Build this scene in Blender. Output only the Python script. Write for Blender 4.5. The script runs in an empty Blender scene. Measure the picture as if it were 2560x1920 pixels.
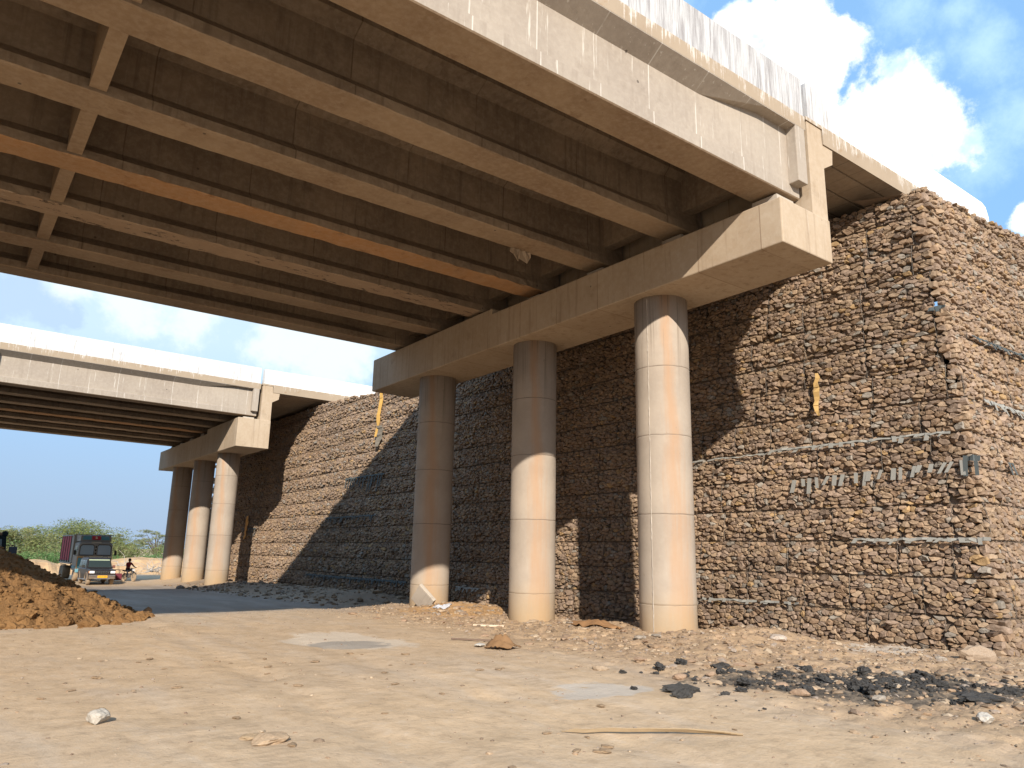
import bpy, bmesh, math, random
import numpy as np
from mathutils import Vector, Matrix
rad = math.radians
R = random.Random(7)
SC = bpy.context.scene
COL = SC.collection

# ------------------------------------------------------------------ camera
def make_camera():
    p, a, r = rad(12.87), rad(53.04), rad(1.155)
    fw = Vector((math.cos(a), math.sin(a), 0)); rt = Vector((math.sin(a), -math.cos(a), 0))
    F = fw * math.cos(p) + Vector((0, 0, math.sin(p)))
    U = rt.cross(F)
    R2 = rt * math.cos(r) + U * math.sin(r); U2 = U * math.cos(r) - rt * math.sin(r)
    cd = bpy.data.cameras.new('camera'); co = bpy.data.objects.new('camera', cd); COL.objects.link(co)
    cd.sensor_fit = 'HORIZONTAL'; cd.sensor_width = 36; cd.lens = 36 * 1880 / 2560
    cd.clip_start = 0.1; cd.clip_end = 12000
    m = Matrix((( R2.x, U2.x, -F.x, 0), (R2.y, U2.y, -F.y, 0), (R2.z, U2.z, -F.z, 1.6), (0, 0, 0, 1)))
    co.matrix_world = m
    SC.camera = co
    return R2, U2, F
CR, CU, CF = make_camera()
def dirpx(x, y):            # viewing direction of a photo point, used once for where the clouds stand in the sky
    k = 2560 / 2212
    d = CR * ((x * k - 1280) / 1880) - CU * ((y * k - 960) / 1880) + CF
    return d.normalized()

# ------------------------------------------------------------------ node helper
class NT:
    def __init__(s, tree): s.t = tree; s.n = tree.nodes; s.l = tree.links
    def put(s, sock, v):
        if isinstance(v, bpy.types.NodeSocket): s.l.new(v, sock)
        elif isinstance(v, (tuple, list)) and len(v) == 3 and sock.type == 'RGBA': sock.default_value = (*v, 1)
        else: sock.default_value = v
    def node(s, typ, **kw):
        n = s.n.new(typ)
        for k, v in kw.items(): setattr(n, k, v)
        return n
    def math(s, op, a, b=0.0, clamp=False):
        n = s.node('ShaderNodeMath', operation=op, use_clamp=clamp); s.put(n.inputs[0], a); s.put(n.inputs[1], b); return n.outputs[0]
    def vmath(s, op, a, b=(0, 0, 0)):
        n = s.node('ShaderNodeVectorMath', operation=op); s.put(n.inputs[0], a); s.put(n.inputs[1], b)
        return n.outputs['Value'] if op in ('LENGTH', 'DISTANCE', 'DOT_PRODUCT') else n.outputs[0]
    def scalev(s, v, xyz): return s.vmath('MULTIPLY', v, xyz)
    def mix(s, f, a, b, blend='MIX'):
        n = s.node('ShaderNodeMix', data_type='RGBA', blend_type=blend, clamp_factor=True)
        s.put(n.inputs[0], f); s.put(n.inputs[6], a); s.put(n.inputs[7], b); return n.outputs[2]
    def noise(s, vec, scale, detail=4, rough=0.55):
        n = s.node('ShaderNodeTexNoise'); s.put(n.inputs['Vector'], vec)
        n.inputs['Scale'].default_value = scale; n.inputs['Detail'].default_value = detail; n.inputs['Roughness'].default_value = rough
        return n.outputs['Fac']
    def noisec(s, vec, scale, detail=3):
        n = s.node('ShaderNodeTexNoise'); s.put(n.inputs['Vector'], vec); n.inputs['Scale'].default_value = scale; n.inputs['Detail'].default_value = detail
        return n.outputs['Color']
    def voro(s, vec, scale, feature='F1'):
        n = s.node('ShaderNodeTexVoronoi', feature=feature); s.put(n.inputs['Vector'], vec); n.inputs['Scale'].default_value = scale
        return n.outputs['Distance']
    def smooth(s, v, lo, hi):
        n = s.node('ShaderNodeMapRange', interpolation_type='SMOOTHSTEP'); s.put(n.inputs[0], v)
        s.put(n.inputs[1], lo); s.put(n.inputs[2], hi); n.inputs[3].default_value = 0; n.inputs[4].default_value = 1
        return n.outputs[0]
    def sep(s, v):
        n = s.node('ShaderNodeSeparateXYZ'); s.put(n.inputs[0], v); return n.outputs
    def comb(s, x, y, z):
        n = s.node('ShaderNodeCombineXYZ')
        for i, v in enumerate((x, y, z)): s.put(n.inputs[i], v)
        return n.outputs[0]

# ------------------------------------------------------------------ world, sun, exposure
SUN = Vector((1.0, 1.65, -0.965)).normalized()
def make_world():
    w = bpy.data.worlds.new('World'); SC.world = w; w.use_nodes = True
    T = NT(w.node_tree); T.n.clear()
    sky = T.node('ShaderNodeTexSky'); sky.sky_type = 'NISHITA'; sky.sun_disc = False
    sky.sun_elevation = math.asin(-SUN.z); sky.sun_rotation = math.atan2(-SUN.x, -SUN.y) % (2 * math.pi)
    sky.altitude = 200; sky.air_density = 1.0; sky.dust_density = 0.9; sky.ozone_density = 1.6
    d = T.node('ShaderNodeTexCoord').outputs['Generated']
    d = T.vmath('NORMALIZE', d)
    z = T.sep(d)[2]
    # soft turbulence moves the edges of every cloud
    warp = T.vmath('SUBTRACT', T.noisec(d, 9, 6), (0.5, 0.5, 0.5))
    dw = T.vmath('ADD', d, T.scalev(warp, (0.05, 0.05, 0.05)))
    n1 = T.math('ADD', T.math('MULTIPLY', T.noise(d, 15, 10, 0.66), 0.75), T.math('MULTIPLY', T.noise(dw, 34, 8, 0.65), 0.25)); n2 = T.noise(dw, 5.0, 8, 0.6)
    def blobs(lst):
        f = None
        for (x, y, r) in lst:
            c = dirpx(x, y); rr = r / 1624
            q = T.math('SUBTRACT', 1.0, T.math('DIVIDE', T.vmath('DISTANCE', dw, tuple(c)), rr))
            f = q if f is None else T.math('MAXIMUM', f, q)
        return f
    # heaped white clouds (dense) and thin veils
    dense = blobs([(1600, 50, 45), (1655, 80, 85), (1690, 120, 110), (1730, 40, 60), (1790, 120, 58), (1800, 90, 40), (1760, 200, 70), (1880, 260, 80), (1930, 220, 95), (2000, 250, 95), (2035, 300, 75), (1960, 330, 90), (1840, 240, 60), (2225, 480, 40)])
    md = T.smooth(T.math('ADD', dense, T.math('MULTIPLY', T.math('SUBTRACT', n1, 0.5), 2.6)), 0.04, 0.42)
    veil = blobs([(2110, 110, 110), (2200, 265, 130), (1990, 170, 90), (2080, 330, 120), (1950, 10, 90), (1420, -40, 120), (2060, 20, 60)])
    mv = T.math('MULTIPLY', T.smooth(T.math('ADD', veil, T.math('MULTIPLY', T.math('SUBTRACT', n1, 0.5), 2.4)), 0.1, 1.15), 0.75)
    wide = blobs([(480, 720, 480), (150, 800, 400), (720, 640, 320), (700, 790, 130), (250, 560, 260)])
    mw = T.math('MULTIPLY', T.smooth(T.math('ADD', wide, T.math('MULTIPLY', T.math('SUBTRACT', n2, 0.5), 1.1)), -0.1, 0.6), T.math('MULTIPLY', T.smooth(z, 0.12, 0.26), 0.9))
    # fair-weather cloud over the unseen rest of the dome, cover raised for fill
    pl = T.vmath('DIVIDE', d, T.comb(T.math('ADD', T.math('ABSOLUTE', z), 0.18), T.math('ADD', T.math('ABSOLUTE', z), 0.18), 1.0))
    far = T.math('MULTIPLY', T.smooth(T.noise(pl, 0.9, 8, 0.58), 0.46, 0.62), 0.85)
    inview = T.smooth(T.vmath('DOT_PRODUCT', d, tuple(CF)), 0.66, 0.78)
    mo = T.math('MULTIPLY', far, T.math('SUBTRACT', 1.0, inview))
    horizon = T.smooth(z, 0.30, 0.0)
    hz = T.math('MULTIPLY', horizon, 0.85)
    col = sky.outputs[0]
    col = T.mix(0.78, col, (1.5, 2.95, 5.0))
    col = T.mix(hz, col, (1.85, 2.42, 3.3))
    col = T.mix(mw, col, (3.3, 4.2, 4.9))
    grey = blobs([(30, 650, 80), (60, 625, 50), (100, 680, 70), (150, 685, 45), (640, 715, 40)])
    mg = T.math('MULTIPLY', T.smooth(T.math('ADD', grey, T.math('MULTIPLY', T.math('SUBTRACT', n1, 0.5), 3.2)), 0.15, 0.55), 0.5)
    col = T.mix(mg, col, (2.2, 3.0, 4.2))
    puff = blobs([(650, 725, 120), (720, 770, 90), (300, 640, 120), (420, 690, 90), (160, 610, 60)])
    mp = T.math('MULTIPLY', T.smooth(T.math('ADD', puff, T.math('MULTIPLY', T.math('SUBTRACT', n1, 0.5), 2.6)), 0.1, 0.7), 0.8)
    col = T.mix(mp, col, (4.7, 5.2, 5.4))
    col = T.mix(mv, col, (3.1, 4.5, 5.3))
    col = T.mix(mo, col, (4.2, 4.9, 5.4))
    shade = T.smooth(T.math('ADD', T.noise(dw, 9, 8, 0.65), T.math('MULTIPLY', dense, 0.12)), 0.44, 0.66)
    ccol = T.mix(shade, (3.3, 4.5, 4.9), (6.2, 6.4, 6.3))
    col = T.mix(md, col, ccol)
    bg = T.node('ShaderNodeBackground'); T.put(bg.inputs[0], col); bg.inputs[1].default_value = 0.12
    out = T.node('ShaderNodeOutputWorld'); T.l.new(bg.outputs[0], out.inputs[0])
    ld = bpy.data.lights.new('sun', 'SUN'); ld.energy = 3.9; ld.angle = rad(0.6); ld.color = (1.0, 0.915, 0.80)
    lo = bpy.data.objects.new('sun', ld); COL.objects.link(lo)
    lo.rotation_euler = SUN.to_track_quat('-Z', 'Y').to_euler(); lo.location = (-30, -50, 40)
make_world()
vs = SC.view_settings
vs.view_transform = 'Standard'; vs.look = 'None'; vs.gamma = 1; vs.use_curve_mapping = False; vs.exposure = 0.88
SC.render.engine = 'CYCLES'
SC.cycles.use_denoising = True
SC.cycles.diffuse_bounces = 5; SC.cycles.max_bounces = 8
SC.cycles.sample_clamp_indirect = 8

# ------------------------------------------------------------------ mesh helpers
class MB:
    def __init__(s): s.v = []; s.f = []; s.m = []
    def add(s, vs_, fs, mi=0):
        o = len(s.v); s.v += [tuple(v) for v in vs_]
        for f in fs: s.f.append(tuple(i + o for i in f)); s.m.append(mi)
        return s
    def box(s, x0, x1, y0, y1, z0, z1, mi=0):
        return s.add([(x0, y0, z0), (x1, y0, z0), (x1, y1, z0), (x0, y1, z0), (x0, y0, z1), (x1, y0, z1), (x1, y1, z1), (x0, y1, z1)],
                     [(3, 2, 1, 0), (4, 5, 6, 7), (0, 1, 5, 4), (1, 2, 6, 5), (2, 3, 7, 6), (3, 0, 4, 7)], mi)
    def bbox(s, x0, x1, y0, y1, z0, z1, b=0.02, mi=0):          # box with chamfered edges
        bm = bmesh.new(); bmesh.ops.create_cube(bm, size=1)
        for v in bm.verts: v.co = Vector(((x0 + x1) / 2 + v.co.x * (x1 - x0), (y0 + y1) / 2 + v.co.y * (y1 - y0), (z0 + z1) / 2 + v.co.z * (z1 - z0)))
        bmesh.ops.bevel(bm, geom=bm.edges[:], offset=b, segments=2, affect='EDGES', profile=0.6)
        bm.verts.index_update()
        s.add([v.co[:] for v in bm.verts], [[v.index for v in f.verts] for f in bm.faces], mi); bm.free(); return s
    def loft(s, rings, caps=True, mi=0, closed=True):
        n = len(rings[0]); o = [p for r in rings for p in r]; fs = []
        for i in range(len(rings) - 1):
            for j in range(n if closed else n - 1):
                k = (j + 1) % n
                fs.append((i * n + j, i * n + k, (i + 1) * n + k, (i + 1) * n + j))
        if caps: fs.append(tuple(range(n - 1, -1, -1))); fs.append(tuple(range((len(rings) - 1) * n, len(rings) * n)))
        return s.add(o, fs, mi)
    def prism_x(s, prof, x0, x1, mi=0):                         # profile in (y, z), swept along x
        return s.loft([[(x0, y, z) for y, z in prof], [(x1, y, z) for y, z in prof]], mi=mi)
    def prism_y(s, prof, y0, y1, mi=0):                         # profile in (x, z), swept along y
        return s.loft([[(x, y0, z) for x, z in prof], [(x, y1, z) for x, z in prof]], mi=mi)
    def tube(s, pts, r, n=6, mi=0, caps=True):
        pts = [Vector(p) for p in pts]; rs = r if isinstance(r, (list, tuple)) else [r] * len(pts); rings = []
        for i, p in enumerate(pts):
            d = (pts[min(i + 1, len(pts) - 1)] - pts[max(i - 1, 0)]).normalized()
            a = d.orthogonal().normalized() if i == 0 else (a - d * a.dot(d)).normalized()
            b = d.cross(a)
            rings.append([tuple(p + (a * math.cos(t) + b * math.sin(t)) * rs[i]) for t in [2 * math.pi * k / n for k in range(n)]])
        return s.loft(rings, caps, mi)
    def lathe(s, prof, n=24, axis='z', c=(0, 0, 0), mi=0, caps=True):   # prof: (radius, height)
        rings = []
        for r, h in prof:
            ring = []
            for k in range(n):
                t = 2 * math.pi * k / n; u, v = r * math.cos(t), r * math.sin(t)
                q = (u, v, h) if axis == 'z' else ((h, u, v) if axis == 'x' else (v, h, u))
                ring.append((q[0] + c[0], q[1] + c[1], q[2] + c[2]))
            rings.append(ring)
        return s.loft(rings, caps, mi)
    def build(s, name, mats, parent=None, off=(0, 0, 0), smooth=False):
        me = bpy.data.meshes.new(name); o = Vector(off)
        me.from_pydata([tuple(Vector(v) - o) for v in s.v], [], s.f)
        mats = mats if isinstance(mats, (list, tuple)) else [mats]
        for m in mats: me.materials.append(m)
        if len(mats) > 1: me.polygons.foreach_set('material_index', s.m)
        if smooth: me.polygons.foreach_set('use_smooth', [True] * len(s.f))
        me.update(); bm = bmesh.new(); bm.from_mesh(me); bmesh.ops.recalc_face_normals(bm, faces=bm.faces[:]); bm.to_mesh(me); bm.free()
        ob = bpy.data.objects.new(name, me); COL.objects.link(ob)
        if parent: ob.parent = parent
        return ob
def npmesh(name, V, F, mats, parent=None, tint=None, smooth=False, sizes=None):
    """arrays -> object; F is (n,3) or (n,4) int array"""
    me = bpy.data.meshes.new(name); V = np.asarray(V, np.float32); F = np.asarray(F, np.int32)
    k = F.shape[1]
    me.vertices.add(len(V)); me.vertices.foreach_set('co', V.ravel())
    me.loops.add(F.size); me.loops.foreach_set('vertex_index', F.ravel())
    me.polygons.add(len(F)); me.polygons.foreach_set('loop_start', np.arange(0, F.size, k, dtype=np.int32))
    me.polygons.foreach_set('use_smooth', np.full(len(F), smooth))
    me.update(calc_edges=True)
    if tint is not None:
        a = me.color_attributes.new('tint', 'FLOAT_COLOR', 'POINT')
        a.data.foreach_set('color', np.concatenate([tint, np.ones((len(tint), 1))], 1).astype(np.float32).ravel())
    for m in (mats if isinstance(mats, (list, tuple)) else [mats]): me.materials.append(m)
    ob = bpy.data.objects.new(name, me); COL.objects.link(ob)
    if parent: ob.parent = parent
    return ob
def tag(o, label=None, cat=None, group=None, kind=None):
    if label: o['label'] = label
    if cat: o['category'] = cat
    if group: o['group'] = group
    if kind: o['kind'] = kind
    return o
def thing(name, label, cat, loc=(0, 0, 0), rz=0, group=None):
    o = bpy.data.objects.new(name, None); COL.objects.link(o); o.location = loc; o.rotation_euler = (0, 0, rz); o.empty_display_size = 0.3
    return tag(o, label, cat, group)
def copy_tree(o, parent=None):
    kids = list(o.children); c = o.copy(); COL.objects.link(c)
    if parent: c.parent = parent
    for k in kids: copy_tree(k, c)
    return c
# value noise
_tab = np.random.RandomState(3).rand(512, 512)
def vn(x, y, s=0):
    x = np.asarray(x, float) + 37.3 * s; y = np.asarray(y, float) + 91.7 * s
    xi = np.floor(x).astype(int); yi = np.floor(y).astype(int); fx = x - xi; fy = y - yi
    fx = fx * fx * (3 - 2 * fx); fy = fy * fy * (3 - 2 * fy)
    g = lambda a, b: _tab[a % 512, b % 512]
    return (g(xi, yi) * (1 - fx) + g(xi + 1, yi) * fx) * (1 - fy) + (g(xi, yi + 1) * (1 - fx) + g(xi + 1, yi + 1) * fx) * fy
def fbm(x, y, s=0, o=4):
    t = 0; a = 0.5; x = np.asarray(x, float); y = np.asarray(y, float)
    for i in range(o): t = t + a * (vn(x, y, s + i) - 0.5); x = x * 2.03; y = y * 2.03; a *= 0.5
    return t
def sstep(v, a, b):
    t = np.clip((np.asarray(v, float) - a) / (b - a), 0, 1); return t * t * (3 - 2 * t)

# ------------------------------------------------------------------ materials
def newmat(name, rough=0.9, spec=0.25):
    m = bpy.data.materials.new(name); m.use_nodes = True; T = NT(m.node_tree)
    b = T.n['Principled BSDF']; b.inputs['Roughness'].default_value = rough; b.inputs['Specular IOR Level'].default_value = spec
    return m, T, b
def bump(T, b, h, strength=0.3, dist=0.02):
    n = T.node('ShaderNodeBump'); n.inputs['Strength'].default_value = strength; n.inputs['Distance'].default_value = dist
    T.put(n.inputs['Height'], h); T.l.new(n.outputs[0], b.inputs['Normal'])
def wpos(T): return T.node('ShaderNodeNewGeometry').outputs['Position']
def opos(T): return T.node('ShaderNodeTexCoord').outputs['Object']
def concrete(name, c1, c2, dirt=(0.13, 0.10, 0.075), joint=0.0, streak=0.35, lime=0.0, holes=True, dirtamt=0.35, jaxis=0, jcol=None):
    m, T, b = newmat(name, 0.88); p = opos(T); s = T.sep(p)
    big = T.noise(p, 0.55, 5, 0.6); fine = T.noise(p, 9, 6, 0.65)
    col = T.mix(T.smooth(big, 0.34, 0.66), c1, c2)
    col = T.mix(T.math('MULTIPLY', T.smooth(fine, 0.35, 0.75), 0.30), col, T.mix(0.5, c1, (0.62, 0.55, 0.46)))
    st = T.noise(T.scalev(p, (7, 7, 0.35)), 1.0, 5, 0.6)
    col = T.mix(T.math('MULTIPLY', T.smooth(st, 0.52, 0.72), streak), col, dirt)
    bl = T.noise(p, 1.9, 6, 0.7)
    col = T.mix(T.math('MULTIPLY', T.smooth(bl, 0.56, 0.74), dirtamt), col, dirt)
    h = T.math('MULTIPLY', fine, 0.5)
    if joint:
        a = s[jaxis]
        fr = T.math('FRACT', T.math('DIVIDE', T.math('ADD', a, 100.0), joint))
        ln = T.math('LESS_THAN', T.math('ABSOLUTE', T.math('SUBTRACT', fr, 0.5)), 0.014 / joint * 0.8)
        gate = T.noise(T.scalev(p, (1, 0.6, 1.3)), 1.2, 3)
        ln = T.math('MULTIPLY', ln, T.smooth(gate, 0.3, 0.6))
        col = T.mix(T.math('MULTIPLY', ln, 0.7), col, jcol or dirt)
        pan = T.node('ShaderNodeTexWhiteNoise', noise_dimensions='1D'); T.put(pan.inputs['W'], T.math('FLOOR', T.math('ADD', T.math('DIVIDE', T.math('ADD', a, 100.0), joint), 0.5)))
        col = T.mix(T.math('MULTIPLY', pan.outputs[0], 0.16), col, dirt)
    if lime:
        lm = T.noise(T.scalev(p, (9, 9, 0.45)), 1.3, 4, 0.7)
        col = T.mix(T.math('MULTIPLY', T.smooth(lm, 0.62, 0.70), lime), col, (0.68, 0.64, 0.57))
    if holes:
        v = T.voro(p, 1.5); col = T.mix(T.math('MULTIPLY', T.math('LESS_THAN', v, 0.042), 0.75), col, (0.07, 0.055, 0.045))
    T.put(b.inputs['Base Color'], col); bump(T, b, T.math('ADD', h, T.math('MULTIPLY', T.noise(p, 38, 3), 0.35)), 0.35, 0.012)
    return m
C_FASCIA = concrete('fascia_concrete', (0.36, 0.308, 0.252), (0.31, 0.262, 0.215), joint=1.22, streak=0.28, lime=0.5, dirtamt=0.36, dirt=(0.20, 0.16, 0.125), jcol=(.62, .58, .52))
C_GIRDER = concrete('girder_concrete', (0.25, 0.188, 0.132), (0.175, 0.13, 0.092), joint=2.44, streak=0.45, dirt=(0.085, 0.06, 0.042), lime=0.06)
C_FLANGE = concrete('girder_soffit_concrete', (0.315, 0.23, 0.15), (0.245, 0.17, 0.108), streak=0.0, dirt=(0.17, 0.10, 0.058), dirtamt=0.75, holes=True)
C_RUST = concrete('rust_stained_soffit', (0.40, 0.215, 0.095), (0.33, 0.20, 0.105), streak=0.0, dirt=(0.16, 0.075, 0.035), dirtamt=0.7, holes=False)
def m_spalled():
    m, T, b = newmat('spalled_soffit', 0.9); p = opos(T)
    col = T.mix(T.noise(p, 1.5, 5), (0.40, 0.30, 0.21), (0.30, 0.21, 0.14))
    n = T.noise(T.scalev(p, (2.2, 6, 6)), 1.0, 6, 0.75)
    col = T.mix(T.smooth(n, 0.56, 0.62), col, (0.07, 0.05, 0.038)); col = T.mix(T.math('MULTIPLY', T.smooth(n, 0.40, 0.34), 0.6), col, (0.50, 0.42, 0.33))
    T.put(b.inputs['Base Color'], col); bump(T, b, n, 0.6, 0.03); return m
C_SPALL = m_spalled()

C_CAP = concrete('cap_concrete', (0.43, 0.34, 0.245), (0.375, 0.285, 0.195), joint=1.5, streak=0.45, lime=0.15, dirtamt=0.42, jaxis=1, dirt=(0.19, 0.125, 0.075))
C_SLAB = concrete('slab_concrete', (0.33, 0.26, 0.19), (0.27, 0.21, 0.15), joint=0.6, streak=0.2)
C_PLAIN = concrete('plain_concrete', (0.42, 0.37, 0.31), (0.36, 0.31, 0.26), streak=0.25)
def m_column():
    m, T, b = newmat('column_concrete', 0.85); p = opos(T); s = T.sep(p)
    ang = T.math('ARCTAN2', s[1], s[0])
    big = T.noise(p, 0.9, 5); fine = T.noise(p, 10, 5, 0.65)
    col = T.mix(T.smooth(big, 0.35, 0.65), (0.375, 0.312, 0.25), (0.32, 0.267, 0.216))
    col = T.mix(T.math('MULTIPLY', T.smooth(fine, 0.4, 0.75), 0.25), col, (0.41, 0.35, 0.285))
    oi = T.node('ShaderNodeObjectInfo').outputs['Random']
    # rust-coloured run-off that wanders down the shaft
    th0 = T.math('ADD', T.math('MULTIPLY', s[2], -0.07), T.math('ADD', -2.02, T.math('MULTIPLY', oi, 0.22)))
    off = T.math('ABSOLUTE', T.math('SUBTRACT', ang, T.math('ADD', th0, T.math('MULTIPLY', T.math('SUBTRACT', T.noise(p, 0.8, 3), 0.5), 0.5))))
    wdt = T.math('ADD', 0.24, T.math('MULTIPLY', T.smooth(s[2], 7.4, 1.5), 0.36))
    stn = T.math('SUBTRACT', 1.0, T.math('DIVIDE', off, wdt))
    stn = T.math('ADD', stn, T.math('MULTIPLY', T.math('SUBTRACT', T.noise(T.scalev(p, (6, 6, 0.45)), 1.0, 6, 0.75), 0.5), 2.2))
    col = T.mix(T.math('MULTIPLY', T.smooth(stn, -0.15, 1.1), 0.58), col, (0.38, 0.215, 0.11))
    for zj in (0.68, 2.52, 4.2, 5.72):
        wob = T.math('ADD', s[2], T.math('MULTIPLY', T.math('SUBTRACT', T.noise(p, 4, 3), 0.5), 0.03))
        ln = T.math('LESS_THAN', T.math('ABSOLUTE', T.math('SUBTRACT', wob, zj)), 0.011)
        col = T.mix(T.math('MULTIPLY', ln, T.math('ADD', 0.25, T.math('MULTIPLY', T.noise(p, 3, 2), 0.9))), col, (0.15, 0.115, 0.085))
    spots = T.math('MULTIPLY', T.smooth(T.noise(T.scalev(p, (5, 5, 3)), 1.0, 4, 0.7), 0.66, 0.72), 0.6)
    col = T.mix(spots, col, (0.22, 0.175, 0.13))
    # dark runs under the cap and dust at the foot
    run = T.math('MULTIPLY', T.smooth(T.noise(T.scalev(p, (14, 14, 0.25)), 1.0, 3, 0.6), 0.56, 0.66), T.smooth(s[2], 4.8, 7.2))
    col = T.mix(T.math('MULTIPLY', run, 0.6), col, (0.16, 0.125, 0.09))
    foot = T.math('MULTIPLY', T.smooth(T.math('ADD', s[2], T.math('MULTIPLY', T.noise(p, 2.5, 3), 0.6)), 1.5, 0.2), 0.65)
    col = T.mix(foot, col, (0.44, 0.31, 0.17))
    T.put(b.inputs['Base Color'], col); bump(T, b, fine, 0.3, 0.01)
    return m
C_COLUMN = m_column()
def m_paint():
    m, T, b = newmat('white_painted_concrete', 0.8); p = opos(T); g = T.sep(wpos(T))
    st = T.noise(T.scalev(p, (11, 11, 0.8)), 1.0, 7, 0.75); big = T.noise(p, 0.8, 4)
    worn = T.math('MULTIPLY', T.smooth(T.math('ADD', g[0], T.math('MULTIPLY', big, 3.0)), 18.0, 13.6), T.math('ADD', 0.55, T.math('MULTIPLY', T.smooth(g[1], 20, 12), 0.45)))
    lo = T.math('SUBTRACT', 0.655, T.math('ADD', T.math('MULTIPLY', worn, 0.185), T.math('MULTIPLY', T.math('SUBTRACT', big, 0.5), 0.12)))
    k = T.smooth(st, lo, T.math('ADD', lo, 0.12))
    col = T.mix(k, (0.74, 0.74, 0.73), (0.20, 0.18, 0.172))
    col = T.mix(T.math('MULTIPLY', T.smooth(T.noise(p, 3, 5), 0.6, 0.75), 0.4), col, (0.50, 0.46, 0.42))
    f1 = T.noise(T.scalev(p, (30, 30, 1.3)), 1.0, 6, 0.8); f2 = T.noise(T.scalev(p, (5, 5, 0.7)), 1.0, 4, 0.6)
    wcol = T.mix(T.smooth(T.math('ADD', f1, T.math('MULTIPLY', T.math('SUBTRACT', f2, 0.5), 0.5)), 0.34, 0.70), (0.50, 0.50, 0.50), (0.22, 0.205, 0.205))
    col = T.mix(T.math('MULTIPLY', worn, 0.9), col, wcol)
    T.put(b.inputs['Base Color'], col); bump(T, b, st, 0.15, 0.01)
    return m
M_PAINT = m_paint()
def m_edge():
    m, T, b = newmat('slab_edge_with_paint_runs', 0.85); p = opos(T); s = T.sep(p)
    col = T.mix(T.noise(p, 1.2, 5), (0.375, 0.30, 0.22), (0.285, 0.22, 0.155))
    n = T.math('ADD', T.math('MULTIPLY', T.noise(T.scalev(p, (19, 19, 0.45)), 1.0, 5, 0.8), 0.6), T.math('MULTIPLY', T.noise(T.scalev(p, (2.5, 2.5, 2.0)), 1.0, 6, 0.7), 0.4))
    d = T.math('ADD', n, T.math('MULTIPLY', T.math('SUBTRACT', T.sep(wpos(T))[2], 10.24), 0.22))
    col = T.mix(T.math('MULTIPLY', T.smooth(d, 0.52, 0.60), 0.8), col, (0.62, 0.585, 0.54))
    col = T.mix(T.math('MULTIPLY', T.smooth(T.noise(p, 2.2, 5, 0.7), 0.60, 0.72), 0.55), col, (0.27, 0.17, 0.09))
    T.put(b.inputs['Base Color'], col); bump(T, b, n, 0.3, 0.01)
    return m
M_EDGE = m_edge()
def tinted(name, rough=0.92, amt=0.5, scale=14.0, bs=0.5):
    m, T, b = newmat(name, rough); p = wpos(T)
    a = T.node('ShaderNodeAttribute', attribute_name='tint').outputs['Color']
    n = T.noise(p, scale, 5, 0.65)
    col = T.mix(T.math('MULTIPLY', T.smooth(n, 0.35, 0.7), amt), a, T.mix(1.0, a, (0.55, 0.5, 0.46), 'MULTIPLY'))
    T.put(b.inputs['Base Color'], col); bump(T, b, T.noise(p, scale * 3, 4), bs, 0.015)
    return m
M_STONE = tinted('rubble_stone'); M_CHIP = tinted('stone_chips', scale=40, bs=0.3)
def flat(name, col, rough=0.6, var=0.12, metal=0.0, scale=6, spec=0.4):
    m, T, b = newmat(name, rough, spec); p = opos(T)
    c = T.mix(T.math('MULTIPLY', T.noise(p, scale, 4, 0.65), var * 2), col, tuple(x * 0.45 for x in col))
    T.put(b.inputs['Base Color'], c); b.inputs['Metallic'].default_value = metal
    return m
def dusty(name, col, dust=(0.40, 0.30, 0.20), rough=0.45, amt=0.35):
    m, T, b = newmat(name, rough, 0.25); p = opos(T); z = T.sep(p)[2]
    f = T.math('MULTIPLY', T.math('ADD', T.smooth(z, 1.1, 0.1), T.math('MULTIPLY', T.noise(p, 3, 5), 0.6)), amt)
    T.put(b.inputs['Base Color'], T.mix(f, col, dust)); T.put(b.inputs['Roughness'], T.math('ADD', rough, T.math('MULTIPLY', f, 0.6)))
    return m
def m_glass(name, col=(0.03, 0.045, 0.05)):
    m, T, b = newmat(name, 0.06, 0.7); b.inputs['Base Color'].default_value = (*col, 1); return m
M_DARKCORE = flat('small_stone_fill', (0.19, 0.14, 0.10), 0.95, 0.3, scale=20)
M_WIRE = flat('galvanised_wire', (0.085, 0.07, 0.055), 0.7)
M_GRID = flat('grey_geogrid', (0.275, 0.265, 0.235), 0.75, 0.15)
M_GRIDD = flat('weathered_dark_geogrid', (0.075, 0.088, 0.088), 0.8, 0.15)
M_BLACK = flat('black_rubber', (0.03, 0.03, 0.03), 0.8)
M_STEEL = flat('dull_steel', (0.45, 0.45, 0.45), 0.35, 0.1, 0.9)

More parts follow.
